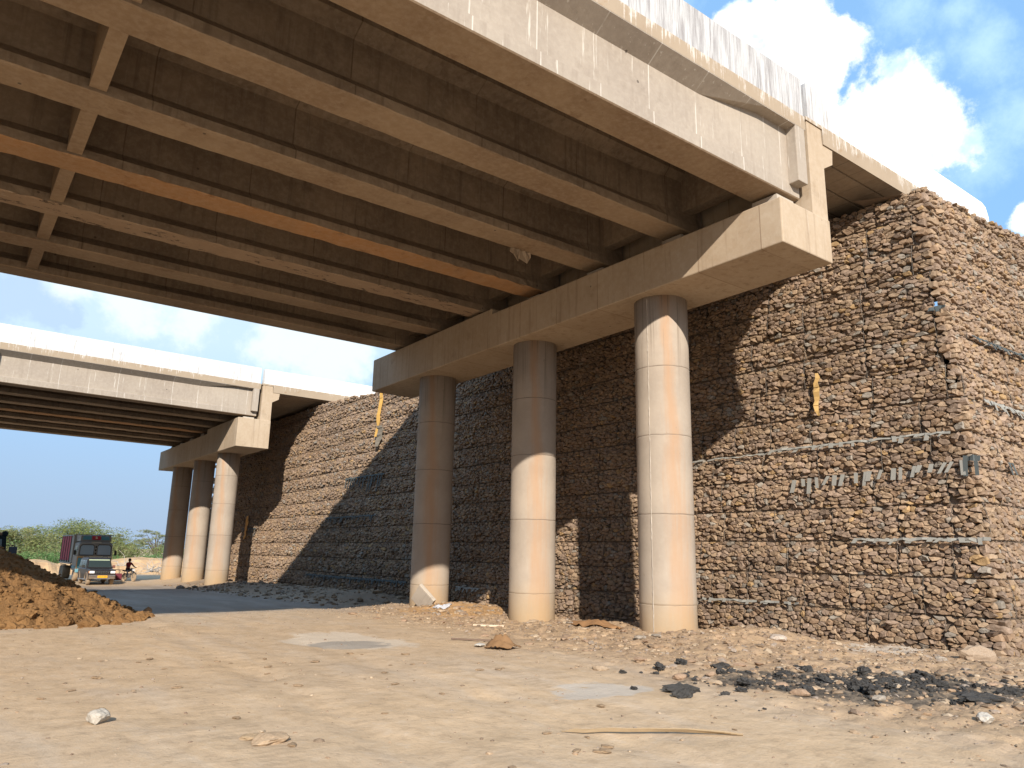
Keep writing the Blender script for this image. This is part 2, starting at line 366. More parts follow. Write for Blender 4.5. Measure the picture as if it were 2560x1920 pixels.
def m_ground():
    m, T, b = newmat('sandy_ground', 0.95, 0.15); p = wpos(T); s = T.sep(p)
    x, y = s[0], s[1]
    wv = T.vmath('ADD', p, T.scalev(T.vmath('SUBTRACT', T.noisec(p, 0.9, 5), (0.5, 0.5, 0.5)), (1.6, 1.6, 0)))
    w = T.sep(wv)
    big = T.noise(p, 0.22, 5, 0.6); mid = T.noise(p, 1.6, 6, 0.65); fine = T.noise(p, 14, 6, 0.7)
    col = T.mix(T.smooth(big, 0.35, 0.65), (0.535, 0.39, 0.25), (0.485, 0.365, 0.25))
    col = T.mix(T.math('MULTIPLY', T.smooth(mid, 0.42, 0.7), 0.5), col, (0.40, 0.285, 0.175))
    gp = T.noise(T.scalev(p, (.8, .35, 1)), 0.9, 6, 0.65)
    col = T.mix(T.math('MULTIPLY', T.smooth(gp, 0.53, 0.68), 0.4), col, (0.43, 0.355, 0.285))
    col = T.mix(T.math('MULTIPLY', T.smooth(gp, 0.46, 0.34), 0.45), col, (0.50, 0.355, 0.22))
    trk = T.noise(T.scalev(T.vmath('ADD', p, T.scalev(T.noisec(p, 0.3, 2), (1.5, 0.0, 0))), (1.3, 0.16, 1)), 1.1, 5, 0.6)
    col = T.mix(T.math('MULTIPLY', T.smooth(trk, 0.5, 0.68), 0.4), col, (0.49, 0.40, 0.31))
    col = T.mix(T.math('MULTIPLY', T.smooth(fine, 0.5, 0.8), 0.35), col, (0.52, 0.42, 0.31))
    col = T.mix(T.math('MULTIPLY', T.smooth(T.noise(p, 30, 4, 0.7), 0.60, 0.72), 0.5), col, (0.23, 0.165, 0.11))
    m2 = T.noise(T.scalev(p, (1, .8, 1)), 5.5, 7, 0.72)
    col = T.mix(T.math('MULTIPLY', T.smooth(m2, 0.50, 0.64), 0.42), col, (0.30, 0.215, 0.14))
    col = T.mix(T.math('MULTIPLY', T.smooth(m2, 0.46, 0.36), 0.35), col, (0.56, 0.45, 0.335))
    def ell(cx, cy, rx, ry, soft=0.5):
        dx = T.math('DIVIDE', T.math('SUBTRACT', w[0], cx), rx); dy = T.math('DIVIDE', T.math('SUBTRACT', w[1], cy), ry)
        r = T.math('SQRT', T.math('ADD', T.math('MULTIPLY', dx, dx), T.math('MULTIPLY', dy, dy)))
        return T.smooth(T.math('ADD', T.smooth(r, 1.0 + soft * 0.4, 0.9 - soft), T.math('MULTIPLY', T.math('SUBTRACT', T.noise(T.scalev(p, (2.0, 1.0, 1)), 2.2, 8, 0.72), 0.5), 1.5)), 0.30, 0.72)
    def track(x0, sl, wdt):                                     # pressed wheel tracks along the haul way
        c = T.math('ADD', T.math('MULTIPLY', T.math('SINE', T.math('MULTIPLY', y, 0.23)), 0.35), T.math('ADD', x0, T.math('MULTIPLY', y, sl)))
        q = T.smooth(T.math('ABSOLUTE', T.math('SUBTRACT', x, c)), wdt, wdt * 0.45)
        rib = T.math('ADD', 0.55, T.math('MULTIPLY', T.math('SINE', T.math('MULTIPLY', y, 46.0)), 0.45))
        return T.math('MULTIPLY', T.math('MULTIPLY', q, rib), T.smooth(T.noise(p, 0.5, 4), 0.38, 0.6))
    tks = T.math('MAXIMUM', T.math('MAXIMUM', track(1.6, .08, .22), track(3.3, .08, .22)), T.math('MAXIMUM', track(2.7, .22, .2), track(4.4, .22, .2)))
    col = T.mix(T.math('MULTIPLY', tks, 0.5), col, (0.36, 0.262, 0.172))
    # rubble strip by the columns: stonier and pinker
    rub = T.math('MULTIPLY', T.smooth(T.math('SUBTRACT', w[0], T.math('MULTIPLY', w[1], 0.12)), 6.2, 8.6), T.smooth(y, 30, 22))
    rubc = T.mix(T.smooth(T.noise(p, 5, 5, 0.7), 0.38, 0.66), (0.40, 0.275, 0.165), (0.275, 0.19, 0.128))
    col = T.mix(T.math('MULTIPLY', rub, 0.85), col, rubc)
    col = T.mix(T.math('MULTIPLY', T.math('MULTIPLY', rub, T.smooth(T.noise(p, 11, 6, 0.75), 0.55, 0.64)), 0.6), col, (0.17, 0.115, 0.075))
    col = T.mix(T.math('MULTIPLY', ell(12.3, 18.3, 2.2, 2.2), 0.8), col, (0.40, 0.235, 0.105))
    col = T.mix(T.math('MULTIPLY', ell(14.2, 10.6, 1.2, 1.2), 0.7), col, (0.42, 0.28, 0.15))
    # spilled cement dust
    col = T.mix(T.math('MULTIPLY', ell(6.45, 13.6, 1.15, 1.9), 0.85), col, (0.55, 0.47, 0.38))
    col = T.mix(T.math('MULTIPLY', ell(6.15, 12.9, 0.75, 0.8), 0.75), col, (0.27, 0.245, 0.22))
    col = T.mix(T.math('MULTIPLY', ell(6.9, 7.1, 0.9, 0.45), 0.7), col, (0.47, 0.43, 0.38))
    col = T.mix(T.math('MULTIPLY', ell(14.6, 7.6, 1.3, 0.9), 0.75), col, (0.50, 0.44, 0.37))
    # grey ground between the bridges, darkened where the deck's shadow falls
    road_shade = T.math('MULTIPLY', T.math('MULTIPLY', T.smooth(w[1], 20.5, 24.0), T.smooth(w[1], 50, 44)), T.smooth(w[0], 12.6, 10.4))
    col = T.mix(T.math('MULTIPLY', road_shade, 0.8), col, T.mix(T.smooth(trk, 0.4, 0.65), (0.225, 0.20, 0.182), (0.29, 0.26, 0.235)))
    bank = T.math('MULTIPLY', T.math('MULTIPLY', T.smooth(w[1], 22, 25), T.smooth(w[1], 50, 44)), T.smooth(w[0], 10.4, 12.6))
    col = T.mix(T.math('MULTIPLY', bank, 0.8), col, (0.20, 0.16, 0.125))  # bank colour darkened for the same deck shadow
    # bitumen spill
    tx = T.math('SUBTRACT', w[0], 10.05); ty = T.math('SUBTRACT', w[1], 5.5)
    ta = T.math('DIVIDE', T.math('SUBTRACT', T.math('MULTIPLY', tx, 0.8), T.math('MULTIPLY', ty, 0.6)), 2.5)
    tb = T.math('DIVIDE', T.math('ADD', T.math('MULTIPLY', tx, 0.6), T.math('MULTIPLY', ty, 0.8)), 1.6)
    tar = T.smooth(T.math('SQRT', T.math('ADD', T.math('MULTIPLY', ta, ta), T.math('MULTIPLY', tb, tb))), 1.25, 0.45)
    tm = T.smooth(T.math('ADD', T.math('MULTIPLY', tar, 0.55), T.noise(p, 3.2, 8, 0.75)), 0.76, 0.90)
    col = T.mix(T.math('MULTIPLY', tm, 0.92), col, T.mix(T.smooth(T.noise(p, 9, 6, .75), .4, .62), (0.045, 0.041, 0.037), (0.17, 0.135, 0.10)))
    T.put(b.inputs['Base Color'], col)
    h = T.math('ADD', T.math('MULTIPLY', mid, 0.5), T.math('ADD', T.math('MULTIPLY', fine, 0.22), T.math('MULTIPLY', T.noise(p, 45, 4, 0.7), 0.12)))
    bump(T, b, h, 0.75, 0.06)
    return m
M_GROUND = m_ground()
def m_soil():
    m, T, b = newmat('orange_brown_soil', 0.96, 0.1); p = wpos(T)
    col = T.mix(T.smooth(T.noise(p, 1.3, 5), 0.35, 0.65), (0.25, 0.138, 0.058), (0.195, 0.108, 0.047))
    col = T.mix(T.math('MULTIPLY', T.smooth(T.noise(p, 9, 5), 0.5, 0.72), 0.4), col, (0.31, 0.185, 0.088))
    T.put(b.inputs['Base Color'], col); bump(T, b, T.noise(p, 10, 7, 0.7), 0.9, 0.08); return m
M_SOIL = m_soil()
def m_sand():
    m, T, b = newmat('dug_sand', 0.96, 0.1); p = wpos(T)
    col = T.mix(T.smooth(T.noise(T.scalev(p, (1.2, 1.2, 0.5)), 0.9, 6, 0.65), 0.35, 0.65), (0.50, 0.34, 0.19), (0.41, 0.265, 0.15))
    T.put(b.inputs['Base Color'], col); bump(T, b, T.noise(p, 3, 6, 0.65), 0.8, 0.2); return m
M_SAND = m_sand()

# ------------------------------------------------------------------ ground
def hground(x, y):
    x = np.asarray(x, float); y = np.asarray(y, float)
    h = np.interp(y, [-50, 18, 22.5, 43.7, 56, 75, 120, 4000], [0, 0, -0.1, -0.42, -0.46, -0.74, -1.0, -1.0])
    h = h + 0.05 * sstep(x, 5, 9) * sstep(y, 30, 14)
    # hollow at the wall foot behind the columns, heap of spoil round the columns
    h = h - 0.33 * sstep(x, 13.7, 14.9) * sstep(y, 8.2, 11.5) * sstep(y, 30, 24)
    h = h + 0.13 * np.exp(-((x - 12.4) / 1.3) ** 2) * sstep(y, 7.5, 10) * sstep(y, 25, 21)
    h = h - 0.16 * np.exp(-(((x - 12.4) / 1.6) ** 2 + ((y - 15.2) / 1.6) ** 2))
    h = h + 0.22 * np.exp(-(((x - 14.0) / 1.0) ** 2 + ((y - 9.7) / 0.9) ** 2))
    h = h + 0.12 * np.exp(-(((x - 12.3) / 1.2) ** 2 + ((y - 18.6) / 1.0) ** 2))
    h = h + 0.35 * np.exp(-((x - 13.6) / 1.7) ** 2) * sstep(y, 24, 27) * sstep(y, 60, 50)
    h = h - 0.12 * sstep(y, 6.5, 3.5) * sstep(x, 12, 15)
    near = sstep(y, 70, 30)
    rough = sstep(x - 0.12 * y, 6.0, 9.0)
    h = h + near * (fbm(x * 0.45, y * 0.45, 1, 3) * 0.10 + fbm(x * 1.7, y * 1.7, 5, 3) * (0.03 + 0.10 * rough) + fbm(x * 6, y * 6, 9, 3) * (0.016 + 0.085 * rough))
    h = h - near * rough * 0.05 * sstep(np.abs(fbm(x * 2.6, y * 2.6, 17, 3)), 0.05, 0.0)
    # wheel ruts along the haul track
    h = h - near * 0.025 * (np.exp(-((x - 3.2 - 0.05 * y) / 0.25) ** 2) + np.exp(-((x - 5.0 - 0.05 * y) / 0.25) ** 2)) * (0.5 + vn(x * 2, y * 2, 4))
    return h
def hg(x, y): return float(hground(np.array([x]), np.array([y]))[0])
def axis(parts):
    a = [parts[0][0]]
    for (lo, hi, st) in parts:
        n = max(1, round((hi - lo) / st)); a += list(np.linspace(lo, hi, n + 1)[1:])
    return np.array(a)
def make_ground():
    xs = axis([(-3000, -400, 650), (-400, -60, 40), (-60, -8, 4), (-8, 0, 0.4), (0, 17, 0.055), (17, 30, 0.6), (30, 100, 5), (100, 400, 50), (400, 3000, 650)])
    ys = axis([(-1500, -200, 325), (-200, -20, 20), (-20, 1, 1), (1, 3, 0.15), (3, 20, 0.06), (20, 32, 0.12), (32, 60, 0.35), (60, 130, 2.0), (130, 500, 20), (500, 6000, 550)])
    X, Y = np.meshgrid(xs, ys, indexing='ij'); Z = hground(X, Y)
    n, k = X.shape; i = np.arange(n * k).reshape(n, k)
    F = np.stack([i[:-1, :-1], i[1:, :-1], i[1:, 1:], i[:-1, 1:]], -1).reshape(-1, 4)
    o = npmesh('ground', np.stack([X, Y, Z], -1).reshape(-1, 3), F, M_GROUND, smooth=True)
    tag(o, kind='structure')
make_ground()

# ------------------------------------------------------------------ bridge
YC = [7.95, 10.33, 12.80, 15.24, 17.66, 20.06, 22.42]          # girder centre lines
CF_ = -0.009
def zbot(y): return 8.64 + CF_ * (y - 7.6)
def ztop(y): return 10.07 + CF_ * (y - 7.6)
YA, YB = 7.38, 22.99                                           # deck edges
X0, X1 = -12.0, 12.80
def girder_mesh(yc, side):
    zb, zt = zbot(yc), ztop(yc) + 0.01
    def ring(x, web, top):
        hw = 0.345
        pr = [(-hw, 0.02), (-hw + 0.02, 0), (hw - 0.02, 0), (hw, 0.02), (hw, 0.20), (web, 0.42), (web, zt - zb - 0.28), (top, zt - zb - 0.13), (top, zt - zb),
              (-top, zt - zb), (-top, zt - zb - 0.13), (-web, zt - zb - 0.28), (-web, 0.42), (-hw, 0.20)]
        return [(x, yc + a, zb + b) for a, b in pr]
    xx = [X0, X0 + 1.2, X0 + 2.2] + [-2 + 0.22 * i for i in range(68)] + [X1]
    wf = lambda x: float(np.interp(x, [X0, X0 + 1.2, X0 + 2.2, 10.9, 11.7, X1], [.3, .3, .13, .13, .3, .3]))
    m = MB(); rings = [ring(x, wf(x), 0.43) for x in xx]; rj = random.Random(int(yc * 100)); am = 0.012 if side else 0.006
    for r_ in rings[3:-1]:
        for j in (0, 1, 2, 3): x_, y_, z_ = r_[j]; r_[j] = (x_, y_ + rj.gauss(0, am), z_ + abs(rj.gauss(0, am)) * .7)
    m.loft(rings)
    n = 14
    # the bottom face takes the paler soffit finish
    m.m = []
    for i in range(len(rings) - 1):
        for j in range(n): m.m.append(1 if j in (0, 1, 2) else 0)
    m.m += [0, 0]
    return m
def fascia_girder(yc, s):                                       # s=-1 outer face towards -y, +1 towards +y
    zb, zt = zbot(yc), ztop(yc) + 0.01; H = zt - zb
    def ring(x, wo, wi, kz):
        pr = [(0.345, 0.02), (0.33, 0), (-0.33, 0), (-0.35, 0.02), (-0.35, 0.25), (-wo, 0.31), (-wo, kz), (-0.57, H - 0.02), (-0.57, H),
              (0.43, H), (0.43, H - 0.13), (wi, H - 0.28), (wi, 0.42), (0.345, 0.20)]
        return [(x, yc - s * -1 * a if False else yc + (a if s < 0 else -a), zb + b) for a, b in pr]
    rings = [ring(X0, 0.34, 0.30, H - 0.02), ring(X0 + 1.2, 0.34, 0.30, H - 0.02), ring(X0 + 2.2, 0.25, 0.13, H - 0.25), ring(9.9, 0.25, 0.13, H - 0.25), ring(11.5, 0.345, 0.30, H - 0.04), ring(X1, 0.345, 0.30, H - 0.03)]
    m = MB(); m.loft(rings); n = 14; m.m = []
    for i in range(len(rings) - 1):
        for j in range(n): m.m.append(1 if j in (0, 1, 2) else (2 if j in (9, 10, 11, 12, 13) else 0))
    m.m += [0, 0]
    return m
def build_deck():
    L = (X1, YA, zbot(7.6))
    t = thing('flyover_bridge', 'near concrete girder flyover overhead with its seven brown girders and stained white parapet', 'bridge', L, 0, 'twin flyover bridges')
    for i, yc in enumerate(YC):
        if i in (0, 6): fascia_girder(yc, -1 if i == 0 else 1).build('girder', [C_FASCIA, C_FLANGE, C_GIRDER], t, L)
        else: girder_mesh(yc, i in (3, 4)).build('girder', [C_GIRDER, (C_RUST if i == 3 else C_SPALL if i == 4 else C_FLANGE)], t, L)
    def slabprof(z0, z1): return [(YA, ztop(YA) + z0), (YB, ztop(YB) + z0), (YB, ztop(YB) + z1), (YA, ztop(YA) + z1)]
    m = MB(); m.prism_x(slabprof(-0.003, 0.30), X0, X1 + 0.02); m.m = [0] * 6
    m.m = [1 if i in (1, 3) else 0 for i in range(4)] + [1, 1]
    m.build('deck_slab', [C_SLAB, M_EDGE], t, L)
    for y0, y1 in ((YA + 0.004, YA + 0.44), (YB - 0.44, YB - 0.004)):
        zz = ztop(y0) + 0.30
        pr = [(y0, zz), (y1, zz), (y1, zz + 0.10), (y1 - 0.10 if y0 < 10 else y1, zz + 0.35), (y1 - 0.12 if y0 < 10 else y1, zz + 0.84), (y0 if y0 < 10 else y0 + 0.12, zz + 0.84), (y0 if y0 < 10 else y0 + 0.1, zz + 0.35), (y0, zz + 0.1)]
        MB().prism_x(pr, X0, X1 - 0.03).build('parapet', M_PAINT, t, L)
    # diaphragms between girders: mid span and at the end
    for xa, xb, low in ((0.93, 1.18, 0.07), (12.15, 12.45, 0.34)):
        for a, b in zip(YC[:-1], YC[1:]):
            y0, y1 = a + 0.10, b - 0.10
            q = MB()
            ya, yb = a + 0.352, b - 0.352
            q.prism_x([(y0 if low > 0.3 else ya, zbot(a) + max(low, 0.0) + (0.1 if low > 0.3 else 0)), (y1 if low > 0.3 else yb, zbot(b) + low + (0.1 if low > 0.3 else 0)), (y1 if low > 0.3 else yb, zbot(b) + 0.45), (y1, zbot(b) + 0.5), (y1, ztop(b)), (y0, ztop(a)), (y0, zbot(a) + 0.5), (y0 if low > 0.3 else ya, zbot(a) + 0.45)], xa, xb)
            q.build('diaphragm', [C_FLANGE if low < 0.2 else C_GIRDER], t, L)
    # ribs on the outer faces that hang from the slab edge
    for xa, xb, zl in ((12.46, 12.78, 8.86), (0.95, 1.2, 8.75)):
        MB().bbox(xa, xb, YA + 0.001, 7.64, zl, ztop(YA) + 0.005, 0.02).build('end_rib', C_FASCIA, t, L)
        MB().bbox(xa, xb, YB - 0.25, YB - 0.001, zl - 0.13, ztop(YB) + 0.005, 0.02).build('end_rib', C_FASCIA, t, L)
    for i, yc in enumerate(YC):                                  # bearings under each girder end
        MB().bbox(12.2, 12.6, yc - 0.2, yc + 0.2, zbot(yc) - 0.06, zbot(yc) - 0.001, 0.01).build('bearing', M_BLACK, t, L)
    return t
def build_pier(step_y, low, highside, dz, label, base):
    """cap, three columns, pedestals and the dirt wall standing on the cap; highside: which side of the step is taller"""
    L = (12.63, 15.6, base)
    t = thing('bridge_pier', label, 'pier', L, 0, 'twin bridge piers')
    def zb(y): return 7.38 - 0.0103 * (y - 7.38) + dz
    tops = (lambda y: 8.30 + dz + (0.0 if highside > 0 else 0.17)), (lambda y: (8.46 - 0.013 * (y - 16.7) if highside > 0 else 8.22) + dz)
    prof = [(7.38, zb(7.38) + low), (23.97, zb(23.97) + low * 0.6), (23.97, tops[1](23.97)), (step_y, tops[1](step_y)), (step_y, tops[0](step_y)), (7.38, tops[0](7.38))]
    c = MB(); c.prism_x(prof, 11.78, 13.48)
    cap = c.build('pier_cap', C_CAP, t, L)
    bv = cap.modifiers.new('bevel', 'BEVEL'); bv.width = 0.025; bv.segments = 2
    zt = lambda y: tops[0](y) if y < step_y else tops[1](y)
    for yc in YC:
        MB().box(12.12, 12.68, yc - 0.28, yc + 0.28, zt(yc) - 0.005, zbot(yc) + dz * 0.7 - 0.062).build('pedestal', C_PLAIN, t, L)
    d = MB(); d.prism_y([(12.90, 8.25 + dz), (13.46, 8.25 + dz), (13.46, 9.46 + dz), (13.80, 9.66 + dz), (13.84, 9.99 + dz), (13.46, 10.0 + dz), (13.44, 10.33 + dz), (12.91, 10.33 + dz)], 7.405, 22.97)
    d.build('dirt_wall', C_CAP, t, L)
    return t
def make_column(dz):
    m = MB(); top = 7.36 + dz; prof = [(0.600, -1.6)]
    for j in (0.68, 2.52, 4.2, 5.72):
        prof += [(0.600, j - 0.03), (0.602, j - 0.010), (0.594, j), (0.601, j + 0.010), (0.600, j + 0.04)]
    prof += [(0.600, top)]
    m.lathe(prof, 48)
    return m
deck1 = build_deck()
pier1 = build_pier(16.68, 0.0, 1, 0.0, 'near bridge pier, the large one, its beam carried on three rust-stained round columns', 0.0)
pier2 = build_pier(12.9, -0.42, -1, 0.0, 'far bridge pier, the small distant one with three columns beside the parked truck', 0.0)
protoc = make_column(0.0)
def column(px, py, parent, first=[None]):
    if first[0] is None:
        o = protoc.build('column', C_COLUMN, parent, smooth=False)
        for p in o.data.polygons: p.use_smooth = abs(p.normal.z) < 0.9
        first[0] = o
    else:
        o = first[0].copy(); COL.objects.link(o); o.parent = parent
    o.location = (px - 12.63, py - 15.6, 0)
    o.rotation_euler = (0, 0, 0)
    return o
for y in (11.15, 15.75, 20.85):
    column(12.63, y, pier1)
pier2.location.y += 31.72; pier2.location.z += -0.14
for y in (42.9, 47.6, 52.6): column(12.63, y - 31.72, pier2)
def seam():                                                     # grout ridge down the formwork seam of the nearest column
    m = MB(); a = rad(-168); rr = R
    pts = [(0.6 * math.cos(a) * 1.006, 0.6 * math.sin(a) * 1.006, -0.1 + i * 0.06) for i in range(124)]
    m.tube([(p[0] + rr.uniform(-.004, .004), p[1] + rr.uniform(-.004, .004), p[2]) for p in pts], [rr.uniform(0.006, 0.016) for _ in pts], 5)
    for ch in pier1.children:
        if ch.name.startswith('column') and abs(ch.location.y + 15.6 - 11.15) < .01:
            o = m.build('grout_seam', C_PLAIN, ch); break
seam()
def build_approach():
    L = (13.4, YA, 9.98)
    t = thing('approach_slab', 'bright white parapet and slab running from the near bridge onto the stone wall', 'approach slab', L, 0, 'approach slabs behind the piers')
    z0, z1 = -0.072, 0.35
    prof = [(YA, ztop(YA) + z0 + 0.0)]
    y = YA + 0.35
    prof += [(y, ztop(y) + z0)]
    while y < YB - 0.9:                                          # board-marked soffit: grooves along the span
        y2 = y + 0.62
        prof += [(y + 0.01, ztop(y) + z0), (y + 0.02, ztop(y) + z0 + 0.05), (y + 0.05, ztop(y) + z0 + 0.05), (y + 0.06, ztop(y) + z0)]
        y = y2; prof += [(y, ztop(y) + z0)]
    prof += [(YB, ztop(YB) + z0), (YB, ztop(YB) + z1), (YA, ztop(YA) + z1)]
    m = MB(); m.prism_x(prof, 13.468, 21.72); k = len(prof)
    m.m = [1 if (i == k - 1 or i == k - 3) else 0 for i in range(k)] + [0, 0]
    m.build('slab', [C_SLAB, M_EDGE], t, L)
    m = MB(); m.prism_x([(YA + 0.002, ztop(YA) + 0.27), (YB - 0.002, ztop(YB) + 0.27), (YB - 0.002, ztop(YB) + 0.349), (YA + 0.002, ztop(YA) + 0.349)], 12.87, 13.465)
    m.build('joint_slab', M_EDGE, t, L)
    for y0, s in ((YA + 0.004, 1), (YB - 0.004, -1)):
        zz = ztop(y0) + 0.351
        q = MB(); f = lambda x, h: [(x, y0, zz), (x, y0 + s * 0.44, zz), (x, y0 + s * 0.34, zz + h * 0.4), (x, y0 + s * 0.32, zz + h), (x, y0, zz + h)]
        q.loft([f(12.95, 0.79), f(21.4, 0.79), f(21.62, 0.72), f(21.75, 0.45)])
        q.build('parapet', M_PAINT, t, L)
    return t
appr1 = build_approach()
deck2 = copy_tree(deck1); deck2.location = (X1 - 0.05, YA + 31.72, zbot(7.6) - 0.13); deck2.rotation_euler = (0, 0.009, 0)
deck2['label'] = 'distant concrete girder flyover at left with dark underside, white parapet over the far pier'
appr2 = copy_tree(appr1); appr2.location = (13.4, YA + 31.72, 9.98 - 0.15)
appr2['label'] = 'small distant white parapet and slab joining the far bridge to the stone wall'

# ------------------------------------------------------------------ gabion wall
BAT = 0.07
COURSE = [-0.76, -0.055] + [-0.055 + 0.705 * i for i in range(1, 16)]
YW0, YW1 = 5.9, 57.0
def front_pt(u, z, d):            # u = y along the wall, d = outward
    return np.stack([15.6 + BAT * z - d + 0.05 * np.sin(u * 0.5) + 0 * u, u, z], -1)
def right_pt(u, z, d):            # u = x along the return face
    return np.stack([u, YW0 + 0.09 * z - d + 0.03 * np.sin(u * 0.7), z], -1)
def ztop_front(y): return np.interp(y, [6, 8, 23.5, 26, 33, 37, 39, 57], [9.78, 9.72, 9.72, 9.36, 9.26, 9.52, 9.6, 9.55])
def ztop_right(x): return np.interp(x, [15, 16.3, 22.5, 40], [9.75, 9.78, 10.25, 10.25])
rs = np.random.RandomState(11)
PAL = np.array([[0.262, 0.186, 0.122], [0.246, 0.167, 0.108], [0.285, 0.206, 0.138], [0.228, 0.164, 0.118], [0.260, 0.19, 0.14], [0.21, 0.153, 0.113], [0.32, 0.212, 0.108], [0.244, 0.213, 0.176]])
def basket_ends(z0, u0, u1):
    r_ = np.random.RandomState(int(round((z0 + 5) * 1000 + u0 * 7)))
    return np.cumsum(np.concatenate([[u0 - 1 + r_.uniform(0, .9)], r_.choice([1.0, 1.05, 1.45, 1.5], int((u1 - u0) / 1.0) + 4)]))
def stones_for(z0, z1, u0, u1, sw, sh, umin):
    """packed irregular stones of one course -> list of cells (centre u, z, radii per angle)"""
    NA = 9
    rows = max(2, round((z1 - z0) / sh)); 
    us, zs = [], []
    for r in range(rows):
        n = int((u1 - u0) / sw)
        uu = u0 + (np.arange(n) + 0.5 + (r % 2) * 0.5) * (u1 - u0) / n + rs.normal(0, sw * 0.24, n)
        zz = z0 + (r + 0.5) * (z1 - z0) / rows + rs.normal(0, sh * 0.36, n)
        us.append(uu); zs.append(np.clip(zz, z0 + 0.02, z1 - 0.02))
    U = np.concatenate(us); Z = np.concatenate(zs)
    keep = (rs.rand(len(U)) > 0.21) & (U > umin(Z) + 0.05)
    U = U[keep]; Z = Z[keep]; o = np.argsort(U); U = U[o]; Z = Z[o]
    an = sh / sw * 1.08                                         # cells are wider than tall
    Us = U * an; K = 26
    n = len(U); idx = np.arange(n)[:, None] + np.concatenate([np.arange(-K, 0), np.arange(1, K + 1)])[None]
    ok = (idx >= 0) & (idx < n); idx = np.clip(idx, 0, n - 1)
    dx = Us[idx] - Us[:, None]; dz = Z[idx] - Z[:, None]; d2 = (dx ** 2 + dz ** 2) / 2
    th = rs.rand(n, 1) * 6.28 + np.arange(NA)[None] * 6.2832 / NA + rs.normal(0, 0.10, (n, NA))
    cx, sx = np.cos(th), np.sin(th)
    rad_ = np.full((n, NA), 0.30)
    be = basket_ends(z0, u0, u1); q = np.clip(np.searchsorted(be, U), 1, len(be) - 1); bl = be[q - 1] + 0.004; br = be[q]
    for a in range(NA):
        dot = dx * cx[:, a:a + 1] + dz * sx[:, a:a + 1]
        t = np.where(ok & (dot > 1e-4), d2 / np.maximum(dot, 1e-4), 9)
        rad_[:, a] = np.minimum(rad_[:, a], t.min(1))
        lim = np.where(sx[:, a] > 0.05, (z1 - 0.012 - Z) / np.maximum(sx[:, a], 0.05), np.where(sx[:, a] < -0.05, (Z - z0 - 0.012) / np.maximum(-sx[:, a], 0.05), 9))
        rad_[:, a] = np.minimum(rad_[:, a], np.maximum(lim, 0.02))
        um = np.maximum(umin(Z), bl); ur = br
        lim2 = np.where(cx[:, a] > 0.05, (ur - U - 0.004) * an / np.maximum(cx[:, a], 0.05), 9)
        rad_[:, a] = np.minimum(rad_[:, a], np.maximum(lim2, 0.015))
        lim = np.where(cx[:, a] < -0.05, (U - um - 0.005) * an / np.maximum(-cx[:, a], 0.05), 9)
        rad_[:, a] = np.minimum(rad_[:, a], np.maximum(lim, 0.015))
    PU = rad_ * cx / an; PZ = rad_ * sx
    return U, Z, PU, PZ
def wall_face(pt, u0, u1, zt, ground, sw, sh, umin):
    """all stones of one face -> V (n,k,3), size, tint"""
    outV, outT, outC = [], [], []
    for ci in range(len(COURSE) - 1):
        z0, z1 = COURSE[ci], COURSE[ci + 1]
        U, Z, PU, PZ = stones_for(z0, z1, u0, u1, sw, sh, umin)
        gz = ground(U); top = zt(U)
        k = (Z > gz - 0.25) & (Z < top - 0.03)
        U, Z, PU, PZ = U[k], Z[k], PU[k], PZ[k]
        n, NA = PU.shape
        if n == 0: continue
        wav = 0.03 * (vn(U * 0.6, np.full(n, ci * 7.0), 2) - 0.5)      # courses sag a little
        Z = Z + wav
        bulge = 0.075 * np.sin(np.pi * np.clip((Z - wav - z0) / (z1 - z0), 0, 1)) - 0.03 + 0.05 * (vn(U * 0.8, Z * 0.8 + ci * 3, 6) - 0.5)
        dep = bulge + rs.normal(0, 0.020, n); tu = rs.normal(0, 0.22, n); tz = rs.normal(-0.03, 0.22, n)
        sz = np.sqrt(PU ** 2 + PZ ** 2).mean(1)
        rings = []
        for sc, dd in ((0.95, -0.12), (1.02, -0.030), (0.98, 0.006), (0.78, 0.026)):
            jit = 1 + rs.normal(0, 0.035, (n, NA))
            pu = PU * sc * jit; pz = PZ * sc * jit
            d = dep[:, None] + dd * np.clip(sz[:, None] / 0.07, 0.6, 1.4) + (tu[:, None] * pu + tz[:, None] * pz) * (dd > -0.1) + rs.normal(0, 0.007, (n, NA))
            rings.append(pt(U[:, None] + pu, Z[:, None] + pz, d))
        cen = pt(U + rs.normal(0, 0.01, n), Z, dep + 0.030 + rs.normal(0, 0.008, n))[:, None]
        V = np.concatenate(rings + [cen], 1)
        base = PAL[rs.choice(len(PAL), n, p=[.22, .15, .15, .14, .15, .11, .025, .055])] * (1.10 + rs.normal(0, 0.09, (n, 1)))
        blotch = vn(U * 0.5, Z * 0.9, 15)[:, None]
        base = base * (0.86 + 0.28 * blotch)
        outV.append(V); outT.append(base); outC.append(np.stack([U, Z, sz], -1))
    return np.concatenate(outV), np.concatenate(outT), np.concatenate(outC)
NA = 9
def stone_faces(flip):
    F = []
    for r in range(3):
        for a in range(NA):
            b = (a + 1) % NA; F += [(r * NA + a, r * NA + b, (r + 1) * NA + b), (r * NA + a, (r + 1) * NA + b, (r + 1) * NA + a)]
    for a in range(NA): F.append((3 * NA + a, 3 * NA + (a + 1) % NA, 4 * NA))
    F = np.array(F); return F[:, ::-1] if flip else F
